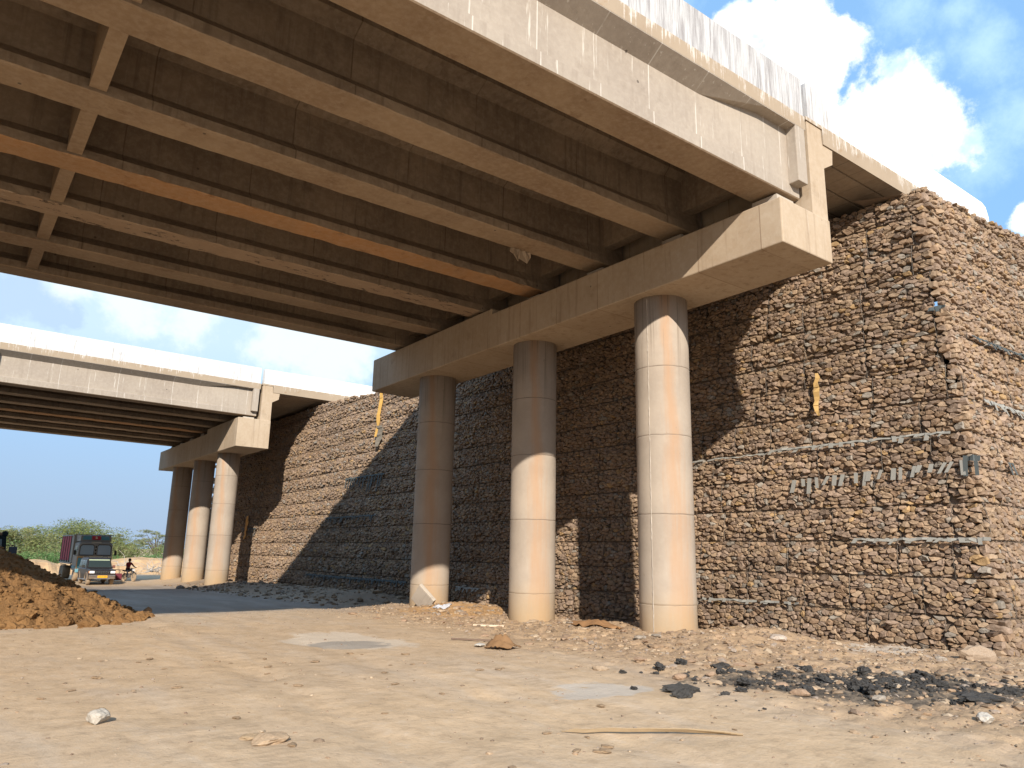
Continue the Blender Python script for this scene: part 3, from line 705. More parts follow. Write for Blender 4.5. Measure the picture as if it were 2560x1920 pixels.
def make_wall():
    t = thing('gabion_wall', 'tall brown gabion retaining wall of stacked rubble-filled wire baskets behind the columns', 'retaining wall', (15.6, 16, 0))
    L = np.array([15.6, 16, 0])
    SF = [wall_face(front_pt, YW0 + 0.02, 25.0, ztop_front, lambda u: hground(np.full(len(u), 15.0), u), 0.142, 0.080, lambda z: YW0 + 0.09 * z),
          wall_face(front_pt, 25.0, YW1, ztop_front, lambda u: hground(np.full(len(u), 15.0), u), 0.172, 0.092, lambda z: 0 * z),
          wall_face(right_pt, 15.55, 25.0, ztop_right, lambda u: hground(u, np.full(len(u), 5.4)), 0.142, 0.080, lambda z: 15.6 + BAT * z),
          wall_face(right_pt, 25.0, 44.0, ztop_right, lambda u: hground(u, np.full(len(u), 5.4)), 0.20, 0.105, lambda z: 0 * z)]
    fr = [np.concatenate([a, b]) for a, b in zip(SF[0], SF[1])]; rt = [np.concatenate([a, b]) for a, b in zip(SF[2], SF[3])]
    # trim both faces at the battered corner
    kf = fr[2][:, 0] > YW0 + 0.09 * fr[2][:, 1] - 0.02
    fr = [a[kf] for a in fr]
    kr = rt[2][:, 0] > 15.6 + BAT * rt[2][:, 1] + 0.0
    rt = [a[kr] for a in rt]
    # the 300 stones that show largest in the picture become parts of their own
    allc = np.concatenate([front_pt(fr[2][:, 0], fr[2][:, 1], 0), right_pt(rt[2][:, 0], rt[2][:, 1], 0)])
    allsz = np.concatenate([fr[2][:, 2], rt[2][:, 2]])
    d = allc - np.array([0, 0, 1.6]); dep = d @ np.array(CF); px = d @ np.array(CR) / dep; py = d @ np.array(CU) / dep
    vis = (np.abs(px) < 0.66) & (np.abs(py) < 0.49)
    facing = np.concatenate([np.ones(len(fr[0])), np.full(len(rt[0]), 0.45)])
    score = np.where(vis, allsz / dep * facing, 0); top = set(np.argsort(-score)[:300].tolist())
    Vs = np.concatenate([fr[0], rt[0]]) - L; Ts = np.concatenate([fr[1], rt[1]]); nf = len(fr[0])
    Ff, Fr = stone_faces(False), stone_faces(True)
    rest = np.array([i not in top for i in range(len(Vs))])
    k = Vs.shape[1]; Fall = []; 
    idr = np.where(rest)[0]
    off = np.arange(len(idr)) * k
    isf = idr < nf
    Fall = np.concatenate([(Ff[None] + off[isf][:, None, None]).reshape(-1, 3), (Fr[None] + off[~isf][:, None, None]).reshape(-1, 3)])
    o = npmesh('stone_fill', Vs[idr].reshape(-1, 3), Fall, M_STONE, t, np.repeat(Ts[idr], k, 0)); tag(o, kind='stuff')
    for i in sorted(top):
        c = Vs[i].mean(0)
        s = npmesh('stone', Vs[i] - c, Ff if i < nf else Fr, M_STONE, t, np.repeat(Ts[i:i + 1], k, 0)); s.location = c
    # dark fill behind the stones
    m = MB(); zt_ = 9.6; dd = -0.062
    P = lambda p: tuple(p)
    def quad(pt, ua, ub, za, zb_): 
        return [P(pt(np.array(ua), np.array(z), dd)) for z in (za,)] 
    us = list(np.linspace(YW0 + 0.15, YW1, 40))
    for a, b in zip(us[:-1], us[1:]):
        ta, tb = float(ztop_front(a)) - .1, float(ztop_front(b)) - .1
        sh_ = lambda u, z: max(u, YW0 + 0.09 * z + 0.14)
        m.add([P(front_pt(np.array(sh_(a, -1.2)), np.array(-1.2), dd)), P(front_pt(np.array(sh_(b, -1.2)), np.array(-1.2), dd)), P(front_pt(np.array(sh_(b, tb)), np.array(tb), dd)), P(front_pt(np.array(sh_(a, ta)), np.array(ta), dd)),
               (24, max(b, 7.4), tb), (24, max(a, 7.4), ta)], [(0, 1, 2, 3), (3, 2, 4, 5)])
    us = list(np.linspace(15.7, 44, 24))
    for a, b in zip(us[:-1], us[1:]):
        ta, tb = float(ztop_right(a)) - .1, float(ztop_right(b)) - .1
        sx = lambda u, z: max(u, 15.6 + BAT * z + 0.14)
        m.add([P(right_pt(np.array(sx(a, -1.2)), np.array(-1.2), dd)), P(right_pt(np.array(sx(b, -1.2)), np.array(-1.2), dd)), P(right_pt(np.array(sx(b, tb)), np.array(tb), dd)), P(right_pt(np.array(sx(a, ta)), np.array(ta), dd)),
               (b, 8, tb), (a, 8, ta)], [(0, 1, 2, 3), (3, 2, 4, 5)])
    m.add([(24.0, YW1, -1.2), (15.5, YW1, -1.2), (16.3, YW1, 9.4), (24, YW1, 9.4)], [(0, 1, 2, 3)])
    m.build('wall_core', M_DARKCORE, t, L)
    # wires: selvedges along every course and at the basket ends
    w = MB(); rr = random.Random(5)
    for ci in range(1, len(COURSE) - 1):
        z = COURSE[ci]
        for f, a, b in ((front_pt, YW0 + 0.09 * z + 0.05, YW1), (right_pt, 15.6 + BAT * z + 0.05, 29)):
            n = int((b - a) / 0.5); pts = []
            for i in range(n + 1):
                u = a + (b - a) * i / n
                if f is front_pt and z > ztop_front(u): continue
                pts.append(tuple(f(np.array(u), np.array(z + 0.03 * (vn(u * .6, ci * 7., 2) - 0.5) + rr.uniform(-.012, .012)), 0.015 + rr.uniform(-.02, .02)) - L))
            if len(pts) > 2: w.tube(pts, 0.005, 3, caps=False)
    for ci in range(len(COURSE) - 1):
        z0, z1 = COURSE[ci], COURSE[ci + 1]
        for f, a, b, e0, e1 in ((front_pt, YW0 + 0.09 * z1 + .05, 24, YW0 + 0.02, 25.0), (right_pt, 15.6 + BAT * z1 + .05, 24, 15.55, 25.0)):
            for u in basket_ends(z0, e0, e1):
                if u < a or u > b: continue
                lean = rr.uniform(-.01, .01)
                pts = [tuple(f(np.array(u + lean * k_), np.array(z0 + (z1 - z0) * k_), 0.005 + 0.045 * math.sin(math.pi * k_)) - L) for k_ in (0, .25, .5, .75, 1)]
                if z1 < (ztop_front(u) if f is front_pt else ztop_right(u)): w.tube(pts, 0.006, 3, caps=False)
    w.build('wire_mesh', M_WIRE, t)
    return t
wall = make_wall()
def strip(pt, u0, u1, z, tabs, mat, slope=0.0, band=0.05, ln=(0.10, 0.22), gap=0.0, seed=1, parent=wall):
    """a ribbon of reinforcing grid left hanging out of a course joint"""
    rr = random.Random(seed); L = Vector((15.6, 16, 0)); m = MB(); n = max(4, int((u1 - u0) / 0.12))
    top, bot = [], []
    for i in range(n + 1):
        u = u0 + (u1 - u0) * i / n; zz = z + slope * i / n + rr.uniform(-.018, .018); d = 0.10 + rr.uniform(-.015, .035)
        top.append(Vector(pt(np.array(u), np.array(zz), d)) - L); bot.append(Vector(pt(np.array(u), np.array(zz - band * rr.uniform(.6, 1.2)), d + 0.02)) - L)
    if band > 0:
        for i in range(n):
            if rr.random() < gap: continue
            m.add([top[i], top[i + 1], bot[i + 1], bot[i]], [(0, 1, 2, 3)])
    for j in range(tabs):
        u = u0 + (u1 - u0) * (j + rr.uniform(.2, .8)) / tabs; zz = z + slope * (u - u0) / (u1 - u0); w = rr.uniform(.05, .11); l = rr.uniform(*ln) * rr.choice([.6, .9, 1, 1.1, 1.3]); sl = rr.uniform(-.04, .12); u += rr.uniform(-.04, .04)
        P = [Vector(pt(np.array(a), np.array(b), c)) - L for a, b, c in ((u, zz, .115), (u + w, zz + .01, .115), (u + w + sl, zz - l, .15), (u + sl, zz - l, .15))]
        m.add(P, [(0, 1, 2, 3)])
    o = m.build('geogrid_strip', mat, parent); sd = o.modifiers.new('thickness', 'SOLIDIFY'); sd.thickness = 0.008
    return o
strip(front_pt, 6.5, 10.6, 4.19, 16, M_GRID, band=0.05, ln=(.07, .12), seed=1)
strip(front_pt, 10.6, 13.2, 4.13, 6, M_GRID, band=0.035, ln=(.04, .07), seed=2, gap=.2)
strip(front_pt, 6.15, 10.0, 3.58, 19, M_GRID, slope=-0.16, band=0.0, ln=(.15, .27), seed=3)
strip(front_pt, 6.02, 6.24, 3.66, 2, M_GRIDD, band=0.12, ln=(.35, .42), seed=4)
strip(front_pt, 5.95, 8.5, 2.10, 13, M_GRID, band=0.06, ln=(.06, .10), seed=5)
strip(front_pt, 9.9, 12.6, 0.72, 5, M_GRID, slope=-.03, band=0.05, ln=(.05, .08), seed=6, gap=.35)
strip(front_pt, 10.9, 11.95, -0.03, 7, M_GRID, slope=0.03, band=0.05, ln=(.16, .2), seed=7)
strip(front_pt, 6.4, 6.7, 6.83, 2, M_GRIDD, band=0.09, ln=(.12, .2), seed=8)
strip(right_pt, 16.9, 20.4, 6.35, 16, M_GRIDD, slope=0.1, band=0.05, ln=(.08, .14), seed=9)
strip(right_pt, 16.8, 19.6, 4.93, 15, M_GRID, slope=0.0, band=0.07, ln=(.10, .18), seed=10)
strip(right_pt, 17.3, 17.5, 3.66, 2, M_GRIDD, band=0.03, ln=(.2, .25), seed=11)
strip(front_pt, 30.5, 34.4, 5.14, 15, M_GRIDD, band=0.08, ln=(.35, .7), seed=12)
strip(front_pt, 30.9, 36.2, 3.28, 16, M_GRIDD, band=0.06, ln=(.15, .3), seed=13)
strip(front_pt, 27.5, 37.6, 0.52, 40, M_GRIDD, band=0.09, ln=(.12, .24), seed=14)
strip(front_pt, 30.6, 34.8, -0.12, 16, M_GRIDD, band=0.06, ln=(.15, .22), seed=15)
strip(front_pt, 46.2, 49.0, 2.95, 8, M_GRIDD, band=0.06, ln=(.2, .4), seed=16)
strip(front_pt, 22.2, 23.7, 0.48, 9, M_GRID, band=0.05, ln=(.1, .16), seed=17)
def embankment():
    m = MB()
    m.box(24.1, 160, 8.05, 56.5, -1.5, 9.4)
    m.box(44.05, 160, 6.2, 8.0, -1.5, 10.0)
    m.loft([[(-13.2 - (0.7 if z > 5 else 0), 5.6 + (0.8 if z > 5 else 0), z), (-13.2 - (0.7 if z > 5 else 0), 57, z), (-160, 57, z), (-160, 5.6 + (0.8 if z > 5 else 0), z)] for z in (-1.5, 9.7)])  # unseen embankment at the other bridge end, added to darken the left bays
    o = m.build('embankment_with_added_unseen_end', M_SAND); tag(o, kind='structure')
embankment()

# hanging odds and ends on the wall
M_STRAW = flat('straw_coloured_cloth', (0.50, 0.32, 0.12), 0.9, 0.25)
def hang(name, label, cat, y, z1, z0, w, mat, seed, group=None):
    rr = random.Random(seed); m = MB(); n = 9; A, B = [], []
    for i in range(n + 1):
        t = i / n; z = z1 + (z0 - z1) * t; ww = w * (0.4 + 0.8 * math.sin(math.pi * min(1, t * .8 + .15))) * rr.uniform(.7, 1.2)
        d = 0.14 + rr.uniform(0, .05); c = y + rr.uniform(-.03, .03)
        A.append(tuple(front_pt(np.array(c - ww / 2), np.array(z), d))); B.append(tuple(front_pt(np.array(c + ww / 2), np.array(z), d + rr.uniform(-.02, .06))))
    for i in range(n): m.add([A[i], B[i], B[i + 1], A[i + 1]], [(0, 1, 2, 3)])
    loc = A[-1]; o = m.build(name, mat, None, loc); o.location = loc
    s = o.modifiers.new('thickness', 'SOLIDIFY'); s.thickness = 0.02
    return tag(o, label, cat, group)
hang('rag_strip', 'narrow straw-yellow rag hanging on the sunlit stone wall right of the columns', 'rag', 9.27, 5.86, 4.86, 0.10, M_STRAW, 3)
hang('yellow_sheet', 'yellow ribbon of sheeting hanging high on the stone wall left of the near pier', 'sheet', 31.6, 9.3, 6.9, 0.22, flat('yellow_sheet', (0.62, 0.36, 0.09), 0.8), 4)
hang('torn_sack', 'torn brown sack dangling below the yellow ribbon on the wall', 'sack', 31.35, 7.4, 6.4, 0.45, flat('brown_sack', (0.20, 0.17, 0.13), 0.9), 5)
hang('orange_rag', 'small orange rag on the stone wall beside the far pier', 'rag', 47.9, 3.7, 2.3, 0.35, flat('orange_rag', (0.55, 0.27, 0.07), 0.9), 6)

# ------------------------------------------------------------------ stones, clods and litter
def rock_arrays(seed, sub=1, flat_=0.6, rough=0.22):
    rr = np.random.RandomState(seed); bm = bmesh.new(); bmesh.ops.create_icosphere(bm, subdivisions=sub, radius=1)
    V = np.array([v.co[:] for v in bm.verts]); F = np.array([[v.index for v in f.verts] for f in bm.faces]); bm.free()
    ax = rr.normal(0, 1, (7, 3)); ax /= np.linalg.norm(ax, axis=1)[:, None]; cut = rr.uniform(0.55, 0.9, 7)
    for a, c in zip(ax, cut):                                   # broken facets
        d = V @ a; V = V - np.clip(d - c, 0, None)[:, None] * a
    V = V * (1 + rr.normal(0, rough * 0.35, (len(V), 1))); V[:, 2] *= flat_
    return V, F
def rot(V, rr):
    a = rr.uniform(0, 6.28); c, s = math.cos(a), math.sin(a); b = rr.uniform(-.3, .3); cb, sb = math.cos(b), math.sin(b)
    M = np.array([[c, -s, 0], [s, c, 0], [0, 0, 1]]) @ np.array([[1, 0, 0], [0, cb, -sb], [0, sb, cb]])
    return V @ M.T
def scatter(name, mat, pts, sizes, tints, zfun, seed, parent=None, off=(0, 0, 0), variants=6, sub=1, sink=0.25, flat_=0.6):
    rr = np.random.RandomState(seed); vs_ = [rock_arrays(seed * 10 + i, sub, flat_ * rr.uniform(.7, 1.2)) for i in range(variants)]
    VV, FF, TT = [], [], []; o = 0
    for (x, y), s, t in zip(pts, sizes, tints):
        V, F = vs_[rr.randint(variants)]; V = rot(V * np.array([1, rr.uniform(.55, 1), 1]), rr) * s
        VV.append(V + np.array([x, y, zfun(x, y) + s * flat_ * (1 - 2 * sink) * .6]) - np.array(off)); FF.append(F + o); TT.append(np.repeat([t], len(V), 0)); o += len(V)
    return npmesh(name, np.concatenate(VV), np.concatenate(FF), mat, parent, np.concatenate(TT))
def hgv(x, y): return hground(x, y)

# soil heap on the left
HC = (-1.0, 23.4)
def hheap(x, y):
    x = np.asarray(x, float); y = np.asarray(y, float)
    d = np.hypot(x - HC[0], y - HC[1]) + 0.9 * fbm(x * 0.5, y * 0.5, 21, 3)
    h = 3.45 * np.clip(1 - d / 5.75, -0.2, 1); h = np.where(h > 0, 3.45 * np.power(np.clip(h, 0, None) / 3.45, 1.1), h)
    near = sstep(d, 1.5, 5.2)
    return h + fbm(x * 2.2, y * 2.2, 25, 4) * (0.13 + 0.20 * near) + np.abs(fbm(x * 4.5, y * 4.5, 31, 3)) * 0.3 * (0.4 + near)
def make_heap():
    t = thing('soil_heap', 'big heap of orange-brown lumpy soil at the left edge', 'soil heap', (HC[0], HC[1], -0.1))
    n = 190; g = np.linspace(-6.6, 6.6, n); X, Y = np.meshgrid(g + HC[0], g + HC[1], indexing='ij')
    G = hground(X, Y); H = hheap(X, Y); Z = G - 0.12 + np.clip(H, -0.15, None)
    i = np.arange(n * n).reshape(n, n); F = np.stack([i[:-1, :-1], i[1:, :-1], i[1:, 1:], i[:-1, 1:]], -1).reshape(-1, 4)
    keep = (H > -0.1).ravel()[F].any(1)
    npmesh('mound', np.stack([X, Y, Z], -1).reshape(-1, 3) - np.array([HC[0], HC[1], -0.1]), F[keep], M_SOIL, t, smooth=False)
    rr = np.random.RandomState(4); pts, sz = [], []
    zf = lambda x, y: float(hground(np.array([x]), np.array([y]))[0] - .12 + max(0.1, float(hheap(np.array([x]), np.array([y]))[0])))
    for _ in range(4200):
        a = rr.uniform(-2.6, 0.9); r = 5.6 * math.sqrt(rr.uniform(0.05, 1)); pts.append((HC[0] + r * math.cos(a), HC[1] + r * math.sin(a)))
        sz.append(rr.uniform(.022, .06) + (0.09 if rr.rand() < .10 else 0.0) * (r / 5.6) ** 3)
    m = scatter('clods', M_SOIL, pts, sz, np.full((4200, 3), .3), zf, 61, t, (HC[0], HC[1], -0.1)); tag(m, kind='stuff')
    protos = []
    big = [(1.55, 18.7, .26), (2.2, 18.55, .24), (2.95, 18.6, .30), (3.3, 19.1, .34), (3.75, 19.6, .28), (4.15, 20.2, .32), (4.55, 21.0, .27), (4.35, 20.6, .30), (3.9, 20.6, .26), (2.6, 19.2, .25), (1.9, 19.2, .22), (3.1, 20.0, .22), (3.6, 21.2, .25), (2.3, 20.0, .20), (1.2, 19.3, .22), (4.75, 21.5, .20), (2.75, 18.2, .15), (3.5, 18.9, .2), (1.6, 20.1, .18), (2.0, 18.3, .16), (4.2, 21.7, .24), (3.2, 21.6, .2), (4.0, 19.9, .18), (0.9, 19.9, .2), (2.5, 20.8, .17), (1.7, 21.0, .16), (1.1, 20.9, .16), (2.1, 21.6, .17)]
    for k in range(5):
        V, F = rock_arrays(300 + k, 3, 0.85, 0.2); V = V + 0.16 * np.stack([fbm(V[:, 1] * 3, V[:, 2] * 3, 40 + k), fbm(V[:, 0] * 3, V[:, 2] * 3, 44 + k), fbm(V[:, 0] * 3, V[:, 1] * 3, 48 + k)], -1) * 2
        protos.append((V, F))
    first = {}
    for i, (x, y, s) in enumerate(big):
        k = i % 5
        if k not in first: o = npmesh('clod', protos[k][0], protos[k][1], M_SOIL, t); first[k] = o
        else: o = first[k].copy(); COL.objects.link(o); o.parent = t
        hh = float(hheap(np.array([x]), np.array([y]))[0])
        o.location = (x - HC[0], y - HC[1], hg(x, y) - .02 + max(0, hh - .12) + s * .35); o.scale = (s * .85, s * .7, s * .75); o.rotation_euler = (R.uniform(-.4, .4), R.uniform(-.4, .4), R.uniform(0, 6))
make_heap()

# loose chips all over, thickest in the rubble strip
def chips():
    rr = np.random.RandomState(8); pts, sz, tn = [], [], []
    pal = np.array([[.38, .275, .18], [.34, .235, .15], [.28, .20, .14], [.43, .335, .235], [.24, .175, .12], [.31, .25, .20]])
    while len(pts) < 11000:
        x = rr.uniform(0.5, 17.5); y = rr.uniform(2.4, 23); d = x - 0.12 * y
        p = 0.06 + 0.9 * float(sstep(d, 6.0, 9.5))
        if rr.rand() > p or (x > 15.4): continue
        pts.append((x, y)); sz.append(0.010 + rr.gamma(1.25, 0.015) * (0.45 + 0.75 * p)); tn.append(pal[rr.choice(6)] * rr.uniform(.8, 1.1))
    sz = np.clip(sz, .01, .11)
    Z = hground(np.array([p[0] for p in pts]), np.array([p[1] for p in pts])); look = {p: z for p, z in zip(pts, Z)}
    o = scatter('stone_chips', M_CHIP, pts, sz, tn, lambda x, y: look[(x, y)], 71, None, variants=10, sub=1, sink=.35, flat_=.42)
    tag(o, kind='stuff')
    pts, sz, tn = [], [], []
    for _ in range(900):                                        # broken crust along the shaded bank
        x = rr.uniform(10.5, 15.4); y = rr.uniform(24, 46); pts.append((x, y)); sz.append(.03 + rr.gamma(1.2, .035)); tn.append(pal[rr.choice(6)] * .7)
    Z = hground(np.array([p[0] for p in pts]), np.array([p[1] for p in pts])); look2 = {p: z for p, z in zip(pts, Z)}
    tag(scatter('bank_rubble', M_CHIP, pts, np.clip(sz, .03, .28), tn, lambda x, y: look2[(x, y)], 72), kind='stuff')
chips()
def tint_rock(name, V, F, col, mat=None):
    return npmesh(name, V, F, mat or M_CHIP, None, np.repeat([col], len(V), 0))
def lay(o, x, y, s, sz=(1, 1, 1), rz=None, sink=0.25, rx=0):
    o.location = (x, y, hg(x, y) + s * sz[2] * (0.55 - sink)); o.scale = (s * sz[0], s * sz[1], s * sz[2]); o.rotation_euler = (rx, 0, R.uniform(0, 6.28) if rz is None else rz); return o
def rocks():
    M_TAR, T, b = newmat('dried_bitumen', 0.75, 0.3); p = wpos(T)
    T.put(b.inputs['Base Color'], T.mix(T.noise(p, 12, 5, .7), (0.022, 0.021, 0.021), (0.085, 0.078, 0.07))); bump(T, b, T.noise(p, 26, 6, .7), 0.9, 0.04)
    rr = np.random.RandomState(21)
    grp = 'bitumen lumps by the wall'
    pro = []
    for k in range(5):
        V, F = rock_arrays(500 + k, 3, 0.75, 0.5); V = V * (1 + .5 * fbm(V[:, 0] * 4 + V[:, 2] * 3, V[:, 1] * 4, 60 + k)[:, None]); pro.append((V, F))
    first = {}
    for i in range(70):
        a = rr.uniform(0, 6.28); r = math.sqrt(rr.uniform(0, 1)) * 1.1; qa, qb = 2.1 * r * math.cos(a), 1.25 * r * math.sin(a); x, y = 10.3 + .8 * qa + .6 * qb, 5.4 - .6 * qa + .8 * qb
        if i > 54: x, y = rr.uniform(7.2, 9.6), rr.uniform(5.2, 8.2)
        k = i % 5
        if k not in first: o = npmesh('bitumen_lump', pro[k][0], pro[k][1], M_TAR); first[k] = o
        else: o = first[k].copy(); COL.objects.link(o)
        s = rr.uniform(.025, .07) if rr.rand() < .8 else rr.uniform(.09, .125)
        lay(o, x, y, s, (1.2, .9, .9), sink=.15)
        q = (x - 10.3) * .8 - (y - 5.4) * .6; dq = (x - 10.3) * .6 + (y - 5.4) * .8
        tag(o, '%s black bitumen lump %s the spill, %s' % ('larger' if s > .12 else 'small', 'at the left of' if q < -1 else 'at the right of' if q > 1 else 'in mid', 'towards the wall' if dq > .3 else 'towards the viewer' if dq < -.3 else 'amid the black stain'), 'bitumen lump', grp)
    for x, y, s, sz, l in ((7.51, 6.47, .15, (1.4, .6, .7), 'longish flat slab of black bitumen lying alone at the left of the spill'), (9.9, 4.1, .2, (1.3, .8, .5), 'largest grey-black bitumen slab at the right end of the spill')):
        o = npmesh('bitumen_slab', pro[1][0], pro[1][1], M_TAR); lay(o, x, y, s, sz, rz=-.6, sink=.2); tag(o, l, 'bitumen slab')
    pts, sz = [], []
    for _ in range(1500):
        a = rr.uniform(0, 6.28); r = abs(rr.normal(0, .55)); qa, qb = 2.1 * r * math.cos(a), 1.25 * r * math.sin(a); pts.append((10.3 + .8 * qa + .6 * qb, 5.4 - .6 * qa + .8 * qb)); sz.append(rr.uniform(.012, .045))
    tag(scatter('bitumen_crumbs', M_TAR, pts, sz, np.full((1500, 3), .05), hg, 73), kind='stuff')
    # pale stones lying among and around the spill
    lab = 'pale broken stone lying by the black spill'; grp = 'pale stones round the bitumen'
    pos = [(12.3, 5.2), (11.7, 5.0), (12.9, 5.6), (11.2, 5.6), (9.1, 6.2), (9.0, 5.6), (8.6, 5.4), (10.2, 5.1), (11.4, 4.5), (12.2, 4.6), (10.6, 4.2), (9.0, 4.9), (8.3, 7.2), (12.6, 6.3), (13.4, 5.4), (10.3, 7.0), (9.5, 7.7), (8.0, 8.3), (11.6, 6.2), (13.8, 6.2), (10.9, 6.6), (8.4, 6.6), (8.9, 7.0), (12.9, 4.7), (9.6, 5.9), (10.4, 5.8)]
    first = {}; pals = [(.36, .245, .165), (.38, .285, .195), (.31, .215, .145), (.32, .275, .225)]
    for i, (x, y) in enumerate(pos):
        k = i % 4
        if k not in first: V, F = rock_arrays(600 + k, 2, .55, .12); V = V * (1 + .6 * fbm(V[:, 0] * 2.4 + V[:, 2] * 2, V[:, 1] * 2.4, 30 + k)[:, None]); o = tint_rock('loose_stone', V, F, pals[k]); first[k] = o
        else: o = first[k].copy(); COL.objects.link(o)
        lay(o, x + rr.uniform(-.1, .1), y + rr.uniform(-.1, .1), rr.uniform(.045, .11), (1.2, .9, .8)); tag(o, lab + (', to its left' if y > 6.9 else ', to its right' if x > 12 else ', at its front edge' if .6 * x + .8 * y < 9.6 else ', amid it'), 'stone', grp)
    def single(name, x, y, s, sz, col, l, cat='stone', sink=.25, rx=0, rz=None, seed=None):
        V, F = rock_arrays(seed or R.randint(700, 999), 3, .7, .06); V = V * (1 + .55 * fbm(V[:, 0] * 2.6 + V[:, 2] * 2, V[:, 1] * 2.6 + V[:, 2], R.randint(0, 60), 4)[:, None]); o = tint_rock(name, V, F, col); lay(o, x, y, s, sz, rz, sink, rx); return tag(o, l, cat)
    single('stone_slab', 14.6, 6.0, .32, (1.1, .45, .8), (.33, .25, .18), 'angular stone slab leaning at the foot of the wall corner', rz=-.5, rx=.5)
    sl = MB().bbox(-.33, .33, -.06, .06, -.33, .33, .025).build('broken_slab', C_PLAIN); sl.location = (11.78, 19.75, hg(11.78, 19.75) + .26); sl.rotation_euler = (.5, .75, -.95)
    tag(sl, 'tilted pale slab of broken concrete against the leftmost near column', 'concrete slab')
    single('white_stone', 1.5, 8.28, .13, (1.1, .8, .9), (.44, .40, .34), 'whitish stone alone on the open sand at lower left', sink=.2)
    single('white_stone', 8.85, 3.62, .10, (1.2, .8, .8), (.48, .44, .38), 'small white block on the sand at lower right', sink=.2)
    single('mud_lump', 2.57, 6.77, .17, (1.3, .8, .4), (.43, .31, .2), 'cracked mud lump in the centre-left foreground', 'mud lump', sink=.2)
    single('mud_lump', 2.48, 6.92, .09, (1.3, .8, .5), (.33, .24, .15), 'dark flake of mud beside the cracked lump in the foreground', 'mud lump', sink=.2)
    single('wall_foot_stone', 13.2, 8.9, .2, (1.3, .8, .6), (.48, .40, .33), 'flat grey stone by the wall foot right of the nearest column')
    single('shaded_clod', 4.95, 22.7, .15, (1, .7, 1.1), (.25, .16, .09), 'lone brown clod in the shade beside the soil heap', 'clod', sink=.1)
    # brittle crumbs on the trodden sand
    first = {}
    lab = 'small brown crumb of dried mud on the open sand'; grp = 'mud crumbs on the sand'
    for i in range(46):
        while True:
            x, y = rr.uniform(1.2, 7), rr.uniform(4.6, 13)
            if x - .12 * y < 6 and x / y > .1: break
        k = i % 4
        if k not in first: V, F = rock_arrays(660 + k, 2, .4, .3); o = tint_rock('mud_crumb', V, F, (.30, .21, .13)); first[k] = o
        else: o = first[k].copy(); COL.objects.link(o)
        lay(o, x, y, rr.uniform(.025, .06), (1.5, .9, .7), sink=.2); tag(o, lab + (' in the foreground' if y < 7.5 else ' in front of the soil heap' if x < 2.6 else ' near the grey dust patch'), 'mud crumb', grp)
    lab = 'broken pale stone in the rubble'; grp = 'rubble stones by the columns'; first = {}
    for i in range(80):
        x, y = rr.uniform(8.4, 13.2), rr.uniform(7.4, 19.5)
        if x - .12 * y < 6.8 or any(math.hypot(x - 12.63, y - c) < .75 for c in (11.15, 15.75, 20.85)): continue
        k = i % 5
        if k not in first: V, F = rock_arrays(680 + k, 1, .5, .15); o = tint_rock('rubble_stone', V, F, pals[k % 4]); first[k] = o
        else: o = first[k].copy(); COL.objects.link(o)
        lay(o, x, y, rr.uniform(.06, .13), (1.3, .9, .7), sink=.3); tag(o, lab + (' left of the middle column' if y > 15.75 else ' between the middle and right columns' if y > 11.15 else ' in front of the right column'), 'stone', grp)
rocks()
def cloth(name, label, cat, cx, cy, w, l, h, col, rz, seed):
    rr = np.random.RandomState(seed); n = 14; u = np.linspace(-1, 1, n); U, V = np.meshgrid(u, u, indexing='ij')
    c, s = math.cos(rz), math.sin(rz)
    edge = 1 + .25 * fbm(U * 1.5, V * 1.5, seed); lx, ly = U * l / 2 * edge, V * w / 2 * edge
    X = cx + lx * c - ly * s; Y = cy + lx * s + ly * c
    Z = hground(X, Y) + 0.02 + h * np.clip(1 - np.sqrt(U ** 2 + V ** 2) * .85, 0, 1) * (0.6 + 1.2 * np.abs(fbm(U * 2.5 + seed, V * 2.5, seed + 3, 3)) * 2) + .03 * np.abs(np.sin(U * 9 + V * 4))
    i = np.arange(n * n).reshape(n, n); F = np.stack([i[:-1, :-1], i[1:, :-1], i[1:, 1:], i[:-1, 1:]], -1).reshape(-1, 4)
    P = np.stack([X - cx, Y - cy, Z], -1).reshape(-1, 3); z0 = P[:, 2].min(); P[:, 2] -= z0
    o = npmesh(name, P, F, flat(name + '_cloth', col, .9, .25), smooth=True); o.location = (cx, cy, z0)
    so = o.modifiers.new('thickness', 'SOLIDIFY'); so.thickness = .012
    return tag(o, label, cat)
cloth('brown_tarp', 'long crumpled brown tarpaulin lying at the wall foot between the two right columns', 'tarpaulin', 11.75, 12.5, .35, 1.35, .13, (.30, .16, .07), -1.52, 3)
cloth('brown_sack', 'folded brown sack standing like a tent on the rubble in front of the middle column', 'sack', 8.1, 10.9, .36, .52, .24, (.25, .14, .065), -1.2, 5)
cloth('plastic_bag', 'crumpled white plastic bag on orange sand by the leftmost near column', 'plastic bag', 11.55, 18.35, .25, .5, .05, (.55, .55, .58), -.95, 7)
cloth('paper_scrap', 'white paper scrap beside the folded brown sack', 'paper scrap', 7.95, 11.35, .13, .17, .03, (.55, .52, .47), .4, 9)
def laths():
    t = thing('bamboo_laths', 'bundle of long split bamboo laths lying on the sand in the foreground', 'bamboo laths', (5.7, 5.3, hg(5.7, 5.3)))
    M = flat('split_bamboo', (.34, .24, .135), .7, .3); rr = random.Random(2)
    for k in range(4):
        a = Vector((5.05 + .03 * k, 5.82 - .02 * k, 0)); b = Vector((6.33 - .05 * k, 4.76 + .03 * (k - 1.5), 0))
        pts = [];
        for i in range(9):
            f = i / 8; p = a.lerp(b, f); p.z = hg(p.x, p.y) + .012 + .008 * k + .02 * math.sin(f * 3.1); pts.append(p - t.location)
        MB().tube(pts, [.005 + .005 * f / 8 for f in range(9)], 5).build('lath', M, t)
laths()
